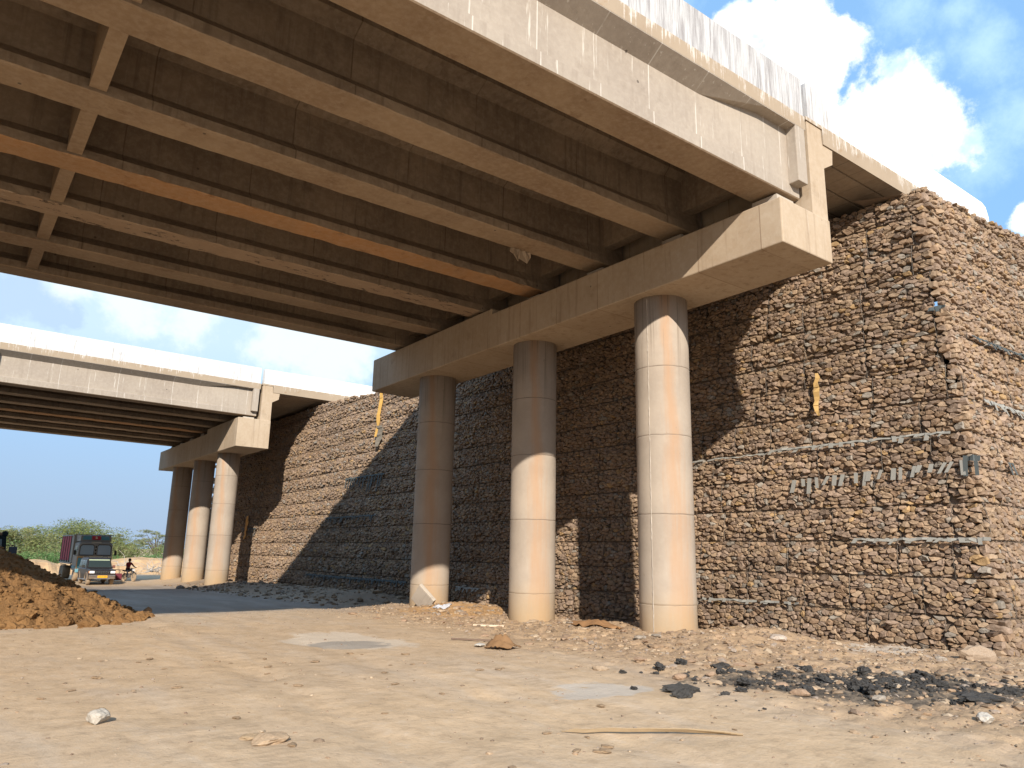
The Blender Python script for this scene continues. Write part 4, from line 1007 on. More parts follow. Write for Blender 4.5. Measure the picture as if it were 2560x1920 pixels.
def plank(name, label, a, b, w, th, mat):
    a, b = Vector(a), Vector(b); c = (a + b) / 2; L = (b - a).length
    o = MB().bbox(-L / 2, L / 2, -w / 2, w / 2, 0, th, .006).build(name, mat)
    o.location = (c.x, c.y, hg(c.x, c.y) + .01); o.rotation_euler = (0, 0, math.atan2(b.y - a.y, b.x - a.x)); return tag(o, label, name.replace('_', ' '))
plank('timber_offcut', 'pale timber offcut on the rubble between the left and middle columns', (10.1, 14.7), (10.6, 14.2), .10, .04, flat('pale_timber', (.60, .49, .36), .8))
plank('dark_stick', 'thin dark stick lying on the sand in front of the columns', (8.0, 12.35), (8.5, 11.75), .035, .03, flat('dark_wood', (.16, .11, .08), .9))

# ------------------------------------------------------------------ vehicles
M_SUV = dusty('grey_brown_car_paint', (0.020, 0.018, 0.021), rough=.35, amt=.035); M_GLASS = m_glass('dark_car_glass'); M_CHROME = flat('chrome', (.75, .75, .75), .15, .05, 1.0)
M_LAMP = flat('lamp_glass', (.75, .76, .78), .1, .05); M_TYRE = dusty('dusty_tyre', (.035, .033, .032), rough=.85, amt=.6); M_RIM = flat('steel_rim', (.35, .33, .31), .5, .1, .6)
M_YELLOW = flat('yellow_plate', (.80, .42, .02), .6, .05); M_TXT = flat('black_lettering', (.02, .02, .02), .6)
def wheel(parent, x, y, r, w, rim=M_RIM, name='wheel'):
    t = MB(); t.lathe([(r * .62, -w / 2), (r * .92, -w / 2), (r, -w / 2 + .03), (r, w / 2 - .03), (r * .92, w / 2), (r * .62, w / 2)], 24, 'x')
    o = t.build(name, M_TYRE, parent, smooth=True); o.location = (x, y, r)
    d = MB(); s = -1 if x < 0 else 1
    d.lathe([(r * .64, -w * .42), (r * .64, w * .42 * 1)], 20, 'x'); d.lathe([(r * .30, s * w * .38), (r * .24, s * w * .50)], 12, 'x')
    for k in range(5):
        a = 6.283 * k / 5; d.tube([(s * w * .43, .12 * r * math.cos(a), .12 * r * math.sin(a)), (s * w * .44, .62 * r * math.cos(a), .62 * r * math.sin(a))], r * .09, 5)
    d.build('rim', rim, o)
    return o
def text(s, size, mat, parent, loc, rot_):
    cu = bpy.data.curves.new('lettering', 'FONT'); cu.body = s; cu.size = size; cu.align_x = 'CENTER'; cu.align_y = 'CENTER'; cu.extrude = .002
    tmp = bpy.data.objects.new('lettering', cu); COL.objects.link(tmp); bpy.context.view_layer.update()
    me = bpy.data.meshes.new_from_object(tmp.evaluated_get(bpy.context.evaluated_depsgraph_get())); bpy.data.objects.remove(tmp)
    me.materials.clear(); me.materials.append(mat)
    o = bpy.data.objects.new('lettering', me); COL.objects.link(o); o.parent = parent; o.location = loc; o.rotation_euler = rot_; return o
def quadp(name, P, mat, parent, th=.015):
    o = MB().add(P, [tuple(range(len(P)))]).build(name, mat, parent); s = o.modifiers.new('thickness', 'SOLIDIFY'); s.thickness = th; s.offset = 0; return o
def make_suv(loc, rz):
    t = thing('parked_suv', 'dark grey boxy utility vehicle with yellow number plate in front of the truck', 'car', loc, rz)
    b = MB()
    def sec(y, hw, zl, zh, ch=.07): return [(-hw, y, zl), (-hw - .02, y, (zl + zh) / 2), (-hw, y, zh - ch), (-hw + ch, y, zh), (hw - ch, y, zh), (hw, y, zh - ch), (hw + .02, y, (zl + zh) / 2), (hw, y, zl)]
    b.loft([sec(-2.0, .78, .55, .98), sec(-1.9, .84, .42, 1.04), sec(-1.0, .87, .36, 1.10), sec(-.75, .87, .36, 1.12), sec(1.9, .87, .38, 1.12), sec(2.05, .83, .5, 1.08)])
    b.build('body', M_SUV, t)
    c = MB(); c.loft([[(-.82, -.85, 1.115), (.82, -.85, 1.115), (.82, 2.03, 1.115), (-.82, 2.03, 1.115)], [(-.72, -.36, 1.74), (.72, -.36, 1.74), (.74, 1.97, 1.76), (-.74, 1.97, 1.76)], [(-.62, -.2, 1.82), (.62, -.2, 1.82), (.64, 1.85, 1.83), (-.64, 1.85, 1.83)]])
    c.build('cabin', M_SUV, t)
    quadp('windscreen', [(-.74, -.83, 1.17), (.74, -.83, 1.17), (.66, -.42, 1.70), (-.66, -.42, 1.70)], M_GLASS, t)
    quadp('sun_strip', [(-.68, -.475, 1.645), (.68, -.475, 1.645), (.66, -.43, 1.705), (-.66, -.43, 1.705)], flat('pale_green_sun_strip', (.45, .55, .40), .4), t)
    for s in (-1, 1):
        for y0, y1, y2, y3 in ((-.55, .28, .28, -.22), (.36, 1.1, 1.1, .36), (1.18, 1.95, 1.92, 1.18)):
            quadp('side_window', [(s * .825, y0, 1.18), (s * .825, y1, 1.18), (s * .755, y2, 1.66), (s * .755, y3, 1.66)], M_GLASS, t)
        h = MB().bbox(s * .66 - .16, s * .66 + .16, -2.03, -1.9, .78, .95, .04).build('headlight', M_LAMP, t)
        MB().bbox(s * .83 - .03, s * .83 + .03, -2.0, -1.85, .80, .94, .02, ).build('indicator', flat('amber_lamp', (.75, .25, .06), .3), t)
        MB().bbox(s * .98 - .10, s * .98 + .10, -.52, -.42, 1.12, 1.32, .03).build('wing_mirror', M_BLACK if s < 0 else flat('red_brown_plastic', (.20, .08, .06), .6), t)
        for y in (-1.35, 1.30):
            wheel(t, s * .74, y, .36, .22)
            MB().tube([(s * .885, y + .44 * math.cos(a), .40 + .44 * math.sin(a)) for a in [math.pi * k / 8 for k in range(9)]], .035, 5).build('wheel_arch', dusty('arch_plastic', (.12, .10, .09), amt=.5), t)
        MB().bbox(s * .90 - .09, s * .90 + .09, -.9, .95, .33, .38, .02).build('side_step', M_STEEL, t)
        MB().tube([(s * .60, 0, 1.84), (s * .62, .2, 1.90), (s * .62, 1.6, 1.90), (s * .6, 1.8, 1.84)], .018, 5).build('roof_rail', M_BLACK, t)
    g = MB().bbox(-.46, .46, -2.02, -1.96, .76, .95, .02).build('grille', M_BLACK, t)
    for k in range(6): MB().bbox(-.38 + .15 * k, -.345 + .15 * k, -2.045, -2.018, .775, .94, .008).build('grille_bar', M_CHROME, g)
    bp = MB(); bp.loft([[(x * sx, y, z) for x, z in ((-.84, .42), (-.84, .68), (.84, .68), (.84, .42))] for sx, y in ((1, -1.88), (1.0, -2.04), (.94, -2.12))]); bp.build('bumper', dusty('bumper_plastic', (.06, .05, .05), amt=.3), t)
    for s in (-1, 1): MB().bbox(s * .62 - .2, s * .62 + .2, -2.14, -2.10, .60, .64, .01).build('bumper_trim', M_CHROME, t)
    MB().bbox(-.5, .5, -2.15, -2.10, .40, .44, .01).build('bumper_bar', M_STEEL, t)
    pl = MB().bbox(-.31, .31, -2.150, -2.125, .49, .64, .005).build('number_plate', M_YELLOW, t)
    text('RJ 07 TA 0600', .085, M_TXT, pl, (0, -2.153, .563), (math.pi / 2, 0, 0))
    return t
make_suv((7.98, 50.1, hg(8, 49) + .01), 0.03).scale = (.8, .8, .8)
def make_truck(loc, rz):
    t = thing('cargo_truck', 'tall old cargo truck with maroon side panel and split windscreen behind the utility vehicle', 'truck', loc, rz)
    G = dusty('grey_green_truck_paint', (.25, .255, .24), rough=.5, amt=.15); BL = dusty('blue_truck_paint', (.08, .29, .39), rough=.5, amt=.25); CR_ = flat('cream_paint', (.62, .56, .40), .6); OR = flat('orange_paint', (.62, .32, .06), .6)
    MR = flat('maroon_side_panel', (.46, .045, .07), .7, .15); DK = flat('dark_chassis', (.06, .055, .05), .8)
    def r(y, w0, z0, w1, z1, w2, z2, w3, z3): return [(-w0, y, z0), (-w1, y, z1), (-w2, y, z2), (-w3, y, z3), (w3, y, z3), (w2, y, z2), (w1, y, z1), (w0, y, z0)]
    c = MB(); c.loft([r(0.02, 1.14, .85, 1.16, 1.85, 1.08, 2.70, .8, 2.80), r(.16, 1.18, .80, 1.19, 1.85, 1.13, 2.78, .9, 2.93), r(2.0, 1.18, .80, 1.19, 1.85, 1.13, 2.78, .9, 2.95)]); c.build('cab', G, t)
    for s in (-1, 1):
        quadp('windscreen_pane', [(s * .13, -.005, 1.95), (s * 1.02, -.005, 1.95), (s * 1.0, .005, 2.52), (s * .88, .01, 2.65), (s * .22, .01, 2.65), (s * .13, .005, 2.55)], m_glass('painted_reflection_glass', (.26, .37, .48)), t, .02)  # pane blue is the sky's reflection put into the colour
        fr = MB().tube([(s * .11, -.02, 1.93), (s * 1.05, -.02, 1.93), (s * 1.04, -.01, 2.55), (s * .9, 0, 2.69), (s * .2, 0, 2.69), (s * .11, -.01, 2.56), (s * .11, -.02, 1.93)], .022, 5); fr.build('window_rubber', M_BLACK, t)
        quadp('door_window', [(s * 1.20, .35, 1.95), (s * 1.20, 1.2, 1.95), (s * 1.15, 1.2, 2.6), (s * 1.15, .45, 2.6)], M_GLASS, t)
        MB().tube([(s * 1.16, .1, 2.3), (s * 1.36, -.05, 2.3), (s * 1.36, -.05, 1.9), (s * 1.17, .1, 1.85)], .015, 5).build('mirror_arm', M_BLACK, t)
        MB().bbox(s * 1.36 - .08, s * 1.36 + .08, -.1, -.02, 1.93, 2.27, .02).build('mirror', M_BLACK, t)
        MB().lathe([(.10, -.04), (.10, .0)], 16, 'y', (s * .86, -.02, 1.12)).build('headlight', M_LAMP, t)
        wheel(t, s * 1.0, 1.05, .52, .30, name='front_wheel')
        for y in (6.1, 7.25):
            wheel(t, s * 1.0, y, .52, .55, name='rear_wheel')
        MB().bbox(s * 1.17 - .05, s * 1.17 + .05, .4, 1.75, .95, 1.12, .02).build('wheel_arch', BL, t)
    MB().bbox(-.10, .10, -.05, .02, 1.86, 2.72, .02).build('window_pillar', G, t)
    for k in range(3): MB().bbox(-.05, .05, -.075, -.052, 1.96 + .24 * k, 2.12 + .24 * k, .01).build('pillar_vent', M_BLACK, t)
    MB().bbox(-1.17, 1.17, -.06, .03, 1.74, 1.84, .02).build('cream_band', CR_, t)
    MB().bbox(-1.17, -.55, -.075, -.055, 1.735, 1.80, .005).build('orange_trim', OR, t)
    g = MB().bbox(-1.1, 1.1, -.05, .04, 1.0, 1.72, .03).build('grille_panel', BL, t)
    for k in range(5): MB().bbox(-.72, .72, -.075, -.045, 1.08 + .12 * k, 1.12 + .12 * k, .01).build('grille_bar', CR_ if k == 1 else G, g)
    MB().bbox(-1.2, 1.2, -.22, -.02, .66, .92, .04).build('bumper', BL, t)
    for x in (-1.13, 1.13): MB().tube([(x, -.04, .95), (x, -.04, 1.74)], .02, 5).build('trim_strip', OR, t)
    # peaked board above the cab
    cr = MB(); cr.loft([[(-1.05, .25, 2.93), (1.05, .25, 2.93), (1.08, 2.0, 2.93), (-1.08, 2.0, 2.93)], [(-1.02, .42, 3.36), (1.02, .42, 3.36), (1.12, 2.0, 3.40), (-1.12, 2.0, 3.40)]]); cr.build('cab_crown', G, t)
    MB().bbox(-1.18, 1.18, .30, .55, 3.38, 3.43, .01).build('crown_lip', DK, t)
    for s in (-1, 1): quadp('crown_pane', [(s * .34, .285, 3.05), (s * .92, .285, 3.05), (s * .86, .37, 3.30), (s * .34, .37, 3.32)], BL, t)
    sg = quadp('crown_sign', [(-.28, .27, 3.05), (.28, .27, 3.05), (.28, .36, 3.34), (-.28, .36, 3.34)], MR, t, .03)
    em = MB(); em.lathe([(.075, -.012), (.06, .012)], 12, 'y', (0, .29, 3.18)); em.lathe([(.04, -.012), (.03, .012)], 10, 'y', (0, .31, 3.27)); em.build('sign_emblem', CR_, sg)
    MB().bbox(-.34, .34, .02, .14, 2.80, 2.92, .01).build('name_board', flat('blank_grey_board', (.34, .34, .31), .7), t)
    # load body
    lb = MB().box(-1.22, 1.22, 2.15, 8.4, 1.25, 1.46).build('load_bed', G, t)
    for s in (-1, 1):
        MB().box(s * 1.23 - .02, s * 1.23 + .02, 3.3, 8.35, 1.47, 3.33).build('side_panel', MR, t)
        MB().box(s * 1.22 - .02, s * 1.22 + .02, 2.15, 3.28, 1.47, 3.36).build('front_side_panel', G, t)
        MB().bbox(s * 1.25 - .04, s * 1.25 + .04, 2.12, 8.42, 3.33, 3.42, .01).build('top_rail', G, t)
        MB().bbox(s * 1.25 - .04, s * 1.25 + .04, 2.12, 8.42, 1.22, 1.34, .01).build('bottom_rail', G, t)
        for y in (3.3, 4.55, 5.8, 7.05, 8.36): MB().bbox(s * 1.25 - .035, s * 1.25 + .035, y - .04, y + .04, 1.34, 3.34, .01).build('body_post', DK, t)
        MB().bbox(s * 1.15 - .05, s * 1.15 + .05, 5.4, 8.2, 1.08, 1.14, .01).build('mudguard', DK, t)
    MB().box(-1.2, 1.2, 2.12, 2.18, 1.47, 3.45).build('headboard', G, t)
    MB().box(-.45, .45, .6, 8.3, .75, 1.1).build('chassis', DK, t)
    MB().box(-1.2, 1.2, 8.36, 8.42, 1.47, 3.3).build('tailboard', MR, t)
    return t
make_truck((8.30, 53.5, hg(8.3, 55) + .01), 0.0).scale = (.82, .82, .82)
def make_dumper(loc):
    t = thing('dump_truck', 'dark truck cab with a big side mirror showing behind the soil heap', 'truck', loc, 0)
    D = flat('dark_green_black_paint', (.014, .02, .019), .7, .15, spec=.1); BR = flat('rusty_brown_roof', (.22, .12, .06), .8, .2)
    c = MB(); c.loft([[(-1.2, y, .5), (-1.22, y, 1.5), (-1.12, y, 2.5), (1.12, y, 2.5), (1.22, y, 1.5), (1.2, y, .5)] for y in (0, 1.9)]); c.build('cab', D, t)
    MB().bbox(-1.1, .98, .0, 1.9, 2.5, 2.62, .04).build('roof', BR, t)
    MB().lathe([(.10, -.1), (.13, 0), (.10, .1)], 12, 'y', (1.06, .1, 2.56)).build('roof_lamp', D, t)
    quadp('windscreen', [(-1.05, -.01, 1.55), (1.05, -.01, 1.55), (.98, -.01, 2.35), (-.98, -.01, 2.35)], m_glass('dark_green_glass', (.02, .05, .045)), t)
    quadp('painted_green_reflection', [(-.5, -.03, 1.95), (-.05, -.03, 1.95), (-.05, -.03, 2.25), (-.5, -.03, 2.25)], flat('painted_green_reflection', (.10, .40, .18), .4), t)  # thin panel coloured as a green reflection on the windscreen
    MB().tube([(1.15, .05, 2.1), (1.42, -.05, 2.12), (1.46, -.06, 2.05)], .015, 5).build('mirror_arm', D, t)
    MB().tube([(1.2, .05, 1.5), (1.26, -.02, 1.72), (1.40, -.05, 1.74)], .015, 5).build('mirror_arm', D, t)
    MB().bbox(1.26, 1.56, -.10, -.02, 1.70, 2.06, .04).build('mirror', flat('blue_black_plastic', (.03, .035, .05), .4), t)
    MB().bbox(-1.2, 1.2, -.15, .05, .5, .85, .04).build('bumper', D, t)
    MB().box(-1.2, 1.2, 2.1, 6.5, 1.1, 2.3).build('tipper_body', BR, t)
    for s in (-1, 1):
        MB().lathe([(.1, -.03), (.1, .02)], 12, 'y', (s * .85, -.15, .68)).build('headlight', M_LAMP, t)
        wheel(t, s * 1.0, .95, .5, .3); wheel(t, s * 1.0, 4.9, .5, .5)
    return t
make_dumper((1.26, 34, hg(1.3, 34))).scale = (.9, .9, .9)
def make_bike(loc, rz):
    t = thing('motorcycle', 'dark motorcycle standing near the sand bank with a rider in red', 'motorcycle', loc, rz)
    def bw(y):
        o = MB().lathe([(.25, -.04), (.29, -.05), (.31, 0), (.29, .05), (.25, .04)], 24, 'x').build('wheel', M_TYRE, t); o.location = (0, y, .31)
        m = MB(); m.lathe([(.04, -.06), (.04, .06)], 10, 'x')
        for k in range(10): a = 6.283 * k / 10; m.tube([(0, .03 * math.cos(a), .03 * math.sin(a)), (0, .25 * math.cos(a), .25 * math.sin(a))], .006, 4)
        m.lathe([(.235, -.03), (.255, -.03), (.255, .03), (.235, .03)], 20, 'x', caps=False); m.build('spokes', M_STEEL, o)
    bw(-.65); bw(.62)
    MB().tube([(0, .62, .35), (0, .2, .45), (0, -.1, .42), (0, -.35, .85), (0, .1, .72), (0, .7, .75)], .03, 6).build('frame', M_BLACK, t)
    MB().bbox(-.13, .13, -.15, .18, .32, .6, .04).build('engine', M_STEEL, t)
    e = MB(); e.loft([[(x * w, y, z0 + zz * h) for x, zz in ((-1, .2), (-.8, .8), (0, 1), (.8, .8), (1, .2), (.5, 0), (-.5, 0))] for y, w, z0, h in ((-.42, .06, .84, .1), (-.25, .14, .78, .22), (0, .13, .76, .2), (.1, .08, .76, .12))]); e.build('fuel_tank', flat('black_tank_paint', (.03, .03, .035), .25), t)
    MB().bbox(-.13, .13, .08, .80, .74, .84, .04).build('seat', M_BLACK, t)
    for s in (-1, 1): MB().tube([(s * .08, -.65, .31), (s * .07, -.42, .92)], .022, 6).build('fork', M_STEEL, t)
    MB().tube([(-.38, -.28, 1.06), (-.25, -.36, 1.04), (0, -.42, .98), (.25, -.36, 1.04), (.38, -.28, 1.06)], .016, 6).build('handlebar', M_BLACK, t)
    MB().lathe([(.05, .05), (.09, 0), (.09, -.06)], 14, 'y', (0, -.5, .88)).build('headlight', M_LAMP, t)
    MB().tube([(.1, 0, .32), (.13, .2, .28), (.15, .75, .36)], .04, 8).build('exhaust', M_CHROME, t)
    MB().tube([(0, -.65 + .37 * math.cos(a), .31 + .37 * math.sin(a)) for a in [.7 + .25 * k for k in range(8)]], .04, 5).build('mudguard', M_BLACK, t)
    MB().tube([(-.05, .05, .3), (-.2, .1, .0)], .014, 5).build('side_stand', M_STEEL, t)
    return t
def make_person(loc, rz):
    t = thing('person', 'seated person in a dark red top and dark trousers astride the motorcycle', 'person', loc, rz)
    J = {}; V = []; E = []; Rr = []
    def j(n, p, r, par=None):
        J[n] = len(V); V.append(p); Rr.append(r)
        if par is not None: E.append((J[par], J[n]))
    j('pelvis', (0, .28, .90), .15); j('waist', (0, .27, 1.06), .14, 'pelvis'); j('chest', (0, .20, 1.26), .165, 'waist'); j('neckb', (0, .17, 1.42), .09, 'chest'); j('neck', (0, .155, 1.48), .055, 'neckb'); j('head0', (0, .13, 1.56), .085, 'neck'); j('head1', (0, .135, 1.66), .095, 'head0'); j('nose', (0, .045, 1.58), .02, 'head0')
    for s, q in ((-1, 'a'), (1, 'b')):
        j('sh' + q, (s * .19, .18, 1.38), .075, 'neckb'); j('el' + q, (s * .30, .0, 1.16), .05, 'sh' + q); j('wr' + q, (s * .33, -.20, 1.07), .033, 'el' + q); j('ha' + q, (s * .33, -.27, 1.075), .03, 'wr' + q)
        for k in range(4): j('f%s%d' % (q, k), (s * (.30 + .022 * k), -.33 - .004 * (k % 3), 1.075), .010, 'ha' + q); j('g%s%d' % (q, k), (s * (.30 + .022 * k), -.335, 1.035), .008, 'f%s%d' % (q, k))
        j('th' + q, (s * .285, -.24, 1.05), .010, 'ha' + q)
        j('hi' + q, (s * .11, .24, .87), .105, 'pelvis'); j('kn' + q, (s * .24, -.14, .80), .075, 'hi' + q); j('an' + q, (s * .22, .02, .36), .045, 'kn' + q); j('to' + q, (s * .23, -.14, .32), .04, 'an' + q)
    me = bpy.data.meshes.new('body'); me.from_pydata(V, E, []); o = bpy.data.objects.new('tmp', me); COL.objects.link(o)
    o.modifiers.new('skin', 'SKIN'); sv = me.skin_vertices[0].data
    for i, r in enumerate(Rr): sv[i].radius = (r, r)
    sv[0].use_root = True
    o.modifiers.new('sub', 'SUBSURF').levels = 2
    bpy.context.view_layer.update()
    m2 = bpy.data.meshes.new_from_object(o.evaluated_get(bpy.context.evaluated_depsgraph_get())); bpy.data.objects.remove(o)
    SK = flat('brown_skin', (.16, .085, .055), .6); SH = flat('dark_red_cloth', (.20, .016, .028), .9, .15); TR = flat('dark_trousers', (.035, .035, .045), .9)
    m2.materials.clear()
    for m in (SK, SH, TR): m2.materials.append(m)
    for p in m2.polygons:
        c = p.center; k = 1
        if c.z > 1.47 or (abs(c.x) > .25 and c.y < -.17 and c.z > 1.0): k = 0
        elif c.z < .97 and not (abs(c.x) > .27 and c.z > .9): k = 2
        p.material_index = k; p.use_smooth = True
    b = bpy.data.objects.new('body', m2); COL.objects.link(b); b.parent = t
    h = MB(); h.lathe([(.03, .0), (.075, -.02), (.105, -.07), (.112, -.13), (.10, -.19)], 16, 'z', (0, .155, 1.775)); h.build('hair', flat('black_hair', (.015, .012, .012), .7), t, smooth=True)
    for s in (-1, 1):
        MB().lathe([(.012, -.01), (.012, .006)], 8, 'y', (s * .035, .045, 1.61)).build('eye', M_TXT, t)
        MB().bbox(s * .098 - .012, s * .098 + .012, .12, .16, 1.56, 1.63, .008).build('ear', SK, t)
    MB().bbox(-.03, .03, .042, .055, 1.525, 1.54, .004).build('mouth', flat('lip', (.12, .04, .035), .6), t)
    return t
BX = (10.45, 53.9)
make_bike((BX[0], BX[1], hg(*BX)), .36).scale = (.8, .8, .8); make_person((BX[0], BX[1], hg(*BX) - .01), .36).scale = (.8, .8, .8)
def cart():
    t = thing('hand_cart', 'low maroon box hanging in a dark tubular frame beside the parked vehicle', 'hand cart', (9.72, 53.4, hg(9.72, 53.4))); t.scale = (.8, .8, .8)
    D = flat('dark_tube', (.05, .03, .03), .7)
    MB().bbox(-.28, .28, -.02, .06, .12, .62, .02).build('maroon_board', flat('maroon_board', (.14, .02, .035), .7), t)
    m = MB(); m.tube([(.42, 0, 0), (.42, 0, .88), (-1.0, 0, .92), (-1.0, 0, .1)], .028, 6)
    for x in (-.2, .1): m.tube([(x, .02, .6), (x, .02, .88)], .022, 5)
    m.build('frame', D, t)
    for x in (-.95, .4): MB().lathe([(.10, -.03), (.12, 0), (.10, .03)], 12, 'y', (x, 0, .1)).build('wheel', M_TYRE, t)
cart()
def tangle(x, y, z, r, n, seed, label, group='tangles of dead branches'):
    t = thing('dead_branches', label, 'branches', (x, y, z), 0, group); m = MB(); rr = random.Random(seed)
    for k in range(n):
        a = rr.uniform(0, 6.28); p = Vector((rr.uniform(-r, r) * .6, rr.uniform(-r, r) * .3, .05)); pts = [p]; d = Vector((math.cos(a), .4 * math.sin(a), rr.uniform(.5, 1.3)))
        for i in range(6): d = (d + Vector((rr.uniform(-.5, .5), rr.uniform(-.3, .3), rr.uniform(-.65, .15)))).normalized(); p = p + d * r * .33; p.z = max(p.z, .02); pts.append(p)
        m.tube(pts, [.035 - .004 * i for i in range(7)], 4)
    m.build('branch', flat('bleached_wood', (.42, .38, .34), .85, .2), t)
tangle(16.6, 75.2, hg(16.6, 75.2) + .25, .8, 30, 3, 'pale tangle of dead branches by the far columns at the foot of the sand bank')
tangle(14.2, 76.0, hg(14.2, 76.0) + .75, .8, 12, 4, 'dead branches lying behind the motorcycle')

# ------------------------------------------------------------------ sand bank and vegetation
def sand_bank():
    xs = np.linspace(-40, 60, 420); vs_ = np.linspace(0, 1, 26); X, Vv = np.meshgrid(xs, vs_, indexing='ij')
    top = np.interp(xs, [-40, 5.5, 6.5, 7.6, 8.6, 9.6, 10.6, 13.4, 14.2, 15.6, 18, 24, 60], [.3, .2, .25, .62, .55, .2, .5, .55, .62, .85, .80, .7, .6]) + 0.22 * fbm(xs * .9, xs * 0, 51, 3)
    g = -.78
    prof = np.interp(Vv, [0, .1, .36, .52, .75, 1], [0, .12, .86, 1, .9, 0])
    gul = np.abs(fbm(X * 1.3, Vv * 1.5, 55, 4)) * 2
    Y = 77 + Vv * 7 + 1.6 * fbm(X * .25, X * 0, 57, 2) - gul * 0.8 * np.sin(np.clip(Vv, 0, .5) * 2 * np.pi)
    Z = g - .1 + (top[:, None] - g) * prof + .18 * fbm(X * 1.1, Vv * 8, 59, 3)
    n, k = X.shape; i = np.arange(n * k).reshape(n, k); F = np.stack([i[:-1, :-1], i[1:, :-1], i[1:, 1:], i[:-1, 1:]], -1).reshape(-1, 4)
    tag(npmesh('sand_bank', np.stack([X, Y, Z], -1).reshape(-1, 3), F, M_SAND, smooth=False), kind='structure')
sand_bank()
def m_leaf():
    m, T, b = newmat('feathery_foliage', 0.8, 0.1)
    a = T.node('ShaderNodeAttribute', attribute_name='tint').outputs['Color']; T.put(b.inputs['Base Color'], a)
    tr = T.node('ShaderNodeBsdfTranslucent'); T.put(tr.inputs[0], T.mix(1.0, a, (1.0, 1.0, .6), 'MULTIPLY'))
    mx = T.node('ShaderNodeMixShader'); mx.inputs[0].default_value = .35; T.l.new(b.outputs[0], mx.inputs[1]); T.l.new(tr.outputs[0], mx.inputs[2])
    T.l.new(mx.outputs[0], T.n['Material Output'].inputs[0]); return m
M_LEAF = m_leaf(); M_BARK = flat('grey_brown_bark', (.16, .12, .09), .95, .2)
LR = np.random.RandomState(33)
def leaves(C, size, col, var=.25):
    """small leaf sprays at points C -> verts, faces, tint"""
    n = len(C); d = LR.normal(0, 1, (n, 3)); d[:, 2] = d[:, 2] * .5 + .1; d /= np.linalg.norm(d, axis=1)[:, None]
    e = np.cross(d, LR.normal(0, 1, (n, 3))); e /= np.linalg.norm(e, axis=1)[:, None] + 1e-6
    L = size * LR.uniform(.6, 1.4, (n, 1)); W = L * .22
    V = np.stack([C - d * L / 2, C + e * W / 2, C + d * L / 2, C - e * W / 2], 1).reshape(-1, 3)
    F = np.arange(n * 4).reshape(n, 4)
    t = np.array(col)[None] * (1 + LR.normal(0, var, (n, 1))) * (1 + LR.normal(0, .06, (n, 3)))
    return V, F, np.clip(np.repeat(t, 4, 0), .005, 1)
def clump_pts(n, c, r, shell=.55):
    d = LR.normal(0, 1, (n, 3)); d /= np.linalg.norm(d, axis=1)[:, None]; q = shell + (1 - shell) * LR.rand(n, 1) ** .5
    return np.array(c) + d * q * np.array(r)
def tree(x, y, h, w, label, col, clumps, per, size, seed, group='thorn trees beyond the sand bank', open_=False, trunk_h=.35):
    rr = random.Random(seed); g = -1.0
    t = thing('thorn_tree', label, 'tree', (x, y, g), 0, group)
    m = MB(); P = []; tips = []
    base = Vector((0, 0, -.2)); fork = Vector((rr.uniform(-.2, .2), 0, h * trunk_h * .6))
    m.tube([base, fork * .5, fork], [.20, .15, .13], 7)
    lim = MB()
    for k in range(clumps):
        a = 6.283 * (k + rr.random() * .6) / clumps; q = math.sqrt(rr.random()); zz = h * rr.uniform(.5, .98) - .28 * h * q
        tip = Vector((w / 2 * q * math.cos(a), w / 2 * q * math.sin(a), max(h * .3, zz)))
        mid = fork.lerp(tip, .5) + Vector((rr.uniform(-.3, .3), rr.uniform(-.3, .3), .12 * h))
        lim.tube([fork, mid, tip], [.07, .045, .015], 5); tips.append(tip)
    m.build('trunk', M_BARK, t); lim.build('limbs', M_BARK, t)
    for tip in tips:
        s = w * (.10 if open_ else .17) * rr.uniform(.7, 1.25); P.append(clump_pts(per, tip, (s * 1.25, s * 1.25, s * (.35 if open_ else .62)), .2))
    V, F, tt = leaves(np.concatenate(P), size, col); npmesh('crown', V, F, M_LEAF, t, tt)
G1, G2, G3, G4 = (.19, .215, .085), (.225, .235, .11), (.15, .215, .085), (.23, .245, .15)  # leaf greens paled to carry distance haze in their colour
tree(15.2, 112, 6.7, 11.5, 'tallest dome-shaped thorn tree rising behind the truck', G1, 46, 380, .30, 1)
tree(24.6, 112, 6.1, 6.5, 'sparse open-crowned thorn tree left of the far columns', G4, 26, 150, .26, 2, open_=True)
tree(20.2, 113, 4.9, 5.0, 'thin greyish thorn tree right of the tallest dome tree', G4, 26, 170, .26, 3, open_=True)
tree(8.2, 108, 5.0, 7.0, 'rounded olive-green thorn tree behind the dark truck cab', G2, 34, 340, .3, 4)
tree(2.0, 112, 5.4, 8.0, 'thorn tree at the far left edge', G1, 30, 340, .3, 5)
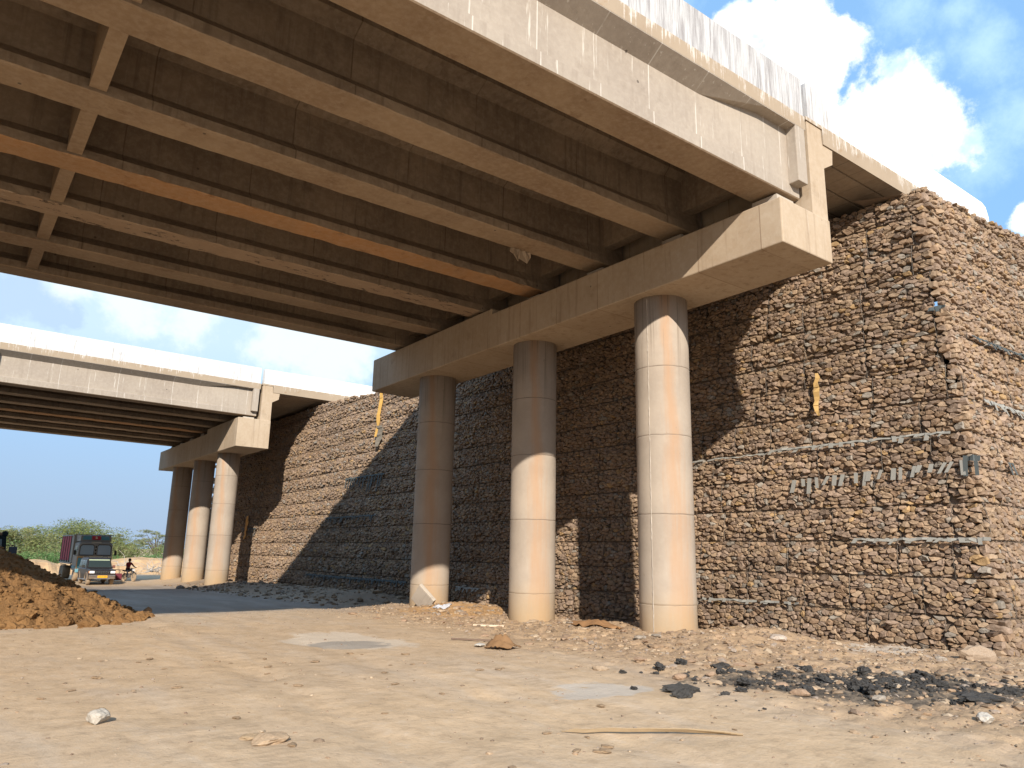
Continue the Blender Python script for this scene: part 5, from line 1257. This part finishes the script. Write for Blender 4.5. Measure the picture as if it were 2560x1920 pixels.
def thicket():
    P, T_, FF = [], [], []; o = 0; rr = random.Random(9)
    for k in range(190):
        x = rr.uniform(-45, 75); y = rr.uniform(97, 118); h = rr.uniform(3.0, 4.7) * (1.0 if y > 104 else .8); w = rr.uniform(1.6, 3.0)
        C = clump_pts(620, (x, y, -1.0 + h * .5), (w, w, h * .5), .4)
        C = C + .25 * LR.normal(0, 1, C.shape)
        V, F, t = leaves(C, .30, rr.choice((G1, G2, G2, G3, G4)), .28); P.append(V); FF.append(F + o); T_.append(t); o += len(V)
    ob = npmesh('thicket', np.concatenate(P), np.concatenate(FF), M_LEAF, None, np.concatenate(T_)); tag(ob, kind='stuff')
thicket()
for i, (x, y, r, h, l) in enumerate(((7.4, 93, 1.6, 2.3, 'bright green low shrub left of the truck behind the soil heap'), (14.4, 91, 1.3, 2.2, 'bright green shrub just right of the truck cab'), (17.2, 92, 1.6, 2.1, 'green shrub behind the sand bank above the motorcycle'), (20.3, 94, 1.8, 2.3, 'green shrub behind the sand bank next to the far columns'), (10.6, 95, 1.6, 2.4, 'green shrub directly behind the maroon truck body'))):
    t = thing('green_shrub', l, 'shrub', (x, y, -1.25), 0, 'green shrubs behind the sand bank'); m = MB(); rr = random.Random(i)
    for k in range(9): a = 6.283 * k / 9; m.tube([(0, 0, 0), (r * .4 * math.cos(a), r * .4 * math.sin(a), h * .5), (r * .8 * math.cos(a), r * .8 * math.sin(a), h * rr.uniform(.6, .9))], [.05, .03, .01], 4)
    m.build('stems', M_BARK, t)
    C = np.concatenate([clump_pts(260, (r * .55 * math.cos(k * 1.05) * rr.uniform(.5, 1.2), r * .55 * math.sin(k * 1.05), h * rr.uniform(.35, .75)), (r * .5, r * .5, h * .3), .3) for k in range(9)])
    V, F, tt = leaves(C, .22, (.12, .225, .085), .25); npmesh('crown', V, F, M_LEAF, t, tt)

def torn_sheet():
    m = MB(); rr = random.Random(4); n = 7
    top = [(9.75 + .55 * i / n, 13.12 - .05 * (i % 2), 8.592) for i in range(n + 1)]
    bot = [(a + rr.uniform(-.08, .12), b + .02 + rr.uniform(-.05, .05), 8.592 - (.10 + .22 * math.sin(3.1 * i / n) * rr.uniform(.4, 1.1))) for i, (a, b, c) in enumerate(top)]
    for i in range(n): m.add([top[i], top[i + 1], bot[i + 1], bot[i]], [(0, 1, 2, 3)])
    o = m.build('torn_sheet', flat('torn_formwork_sheet', (.40, .31, .22), .8, .2), None, top[0]); o.location = top[0]
    d = o.modifiers.new('thickness', 'SOLIDIFY'); d.thickness = .01
    tag(o, 'torn scrap of pale sheeting hanging from the third girder near the pier', 'sheet')
torn_sheet()
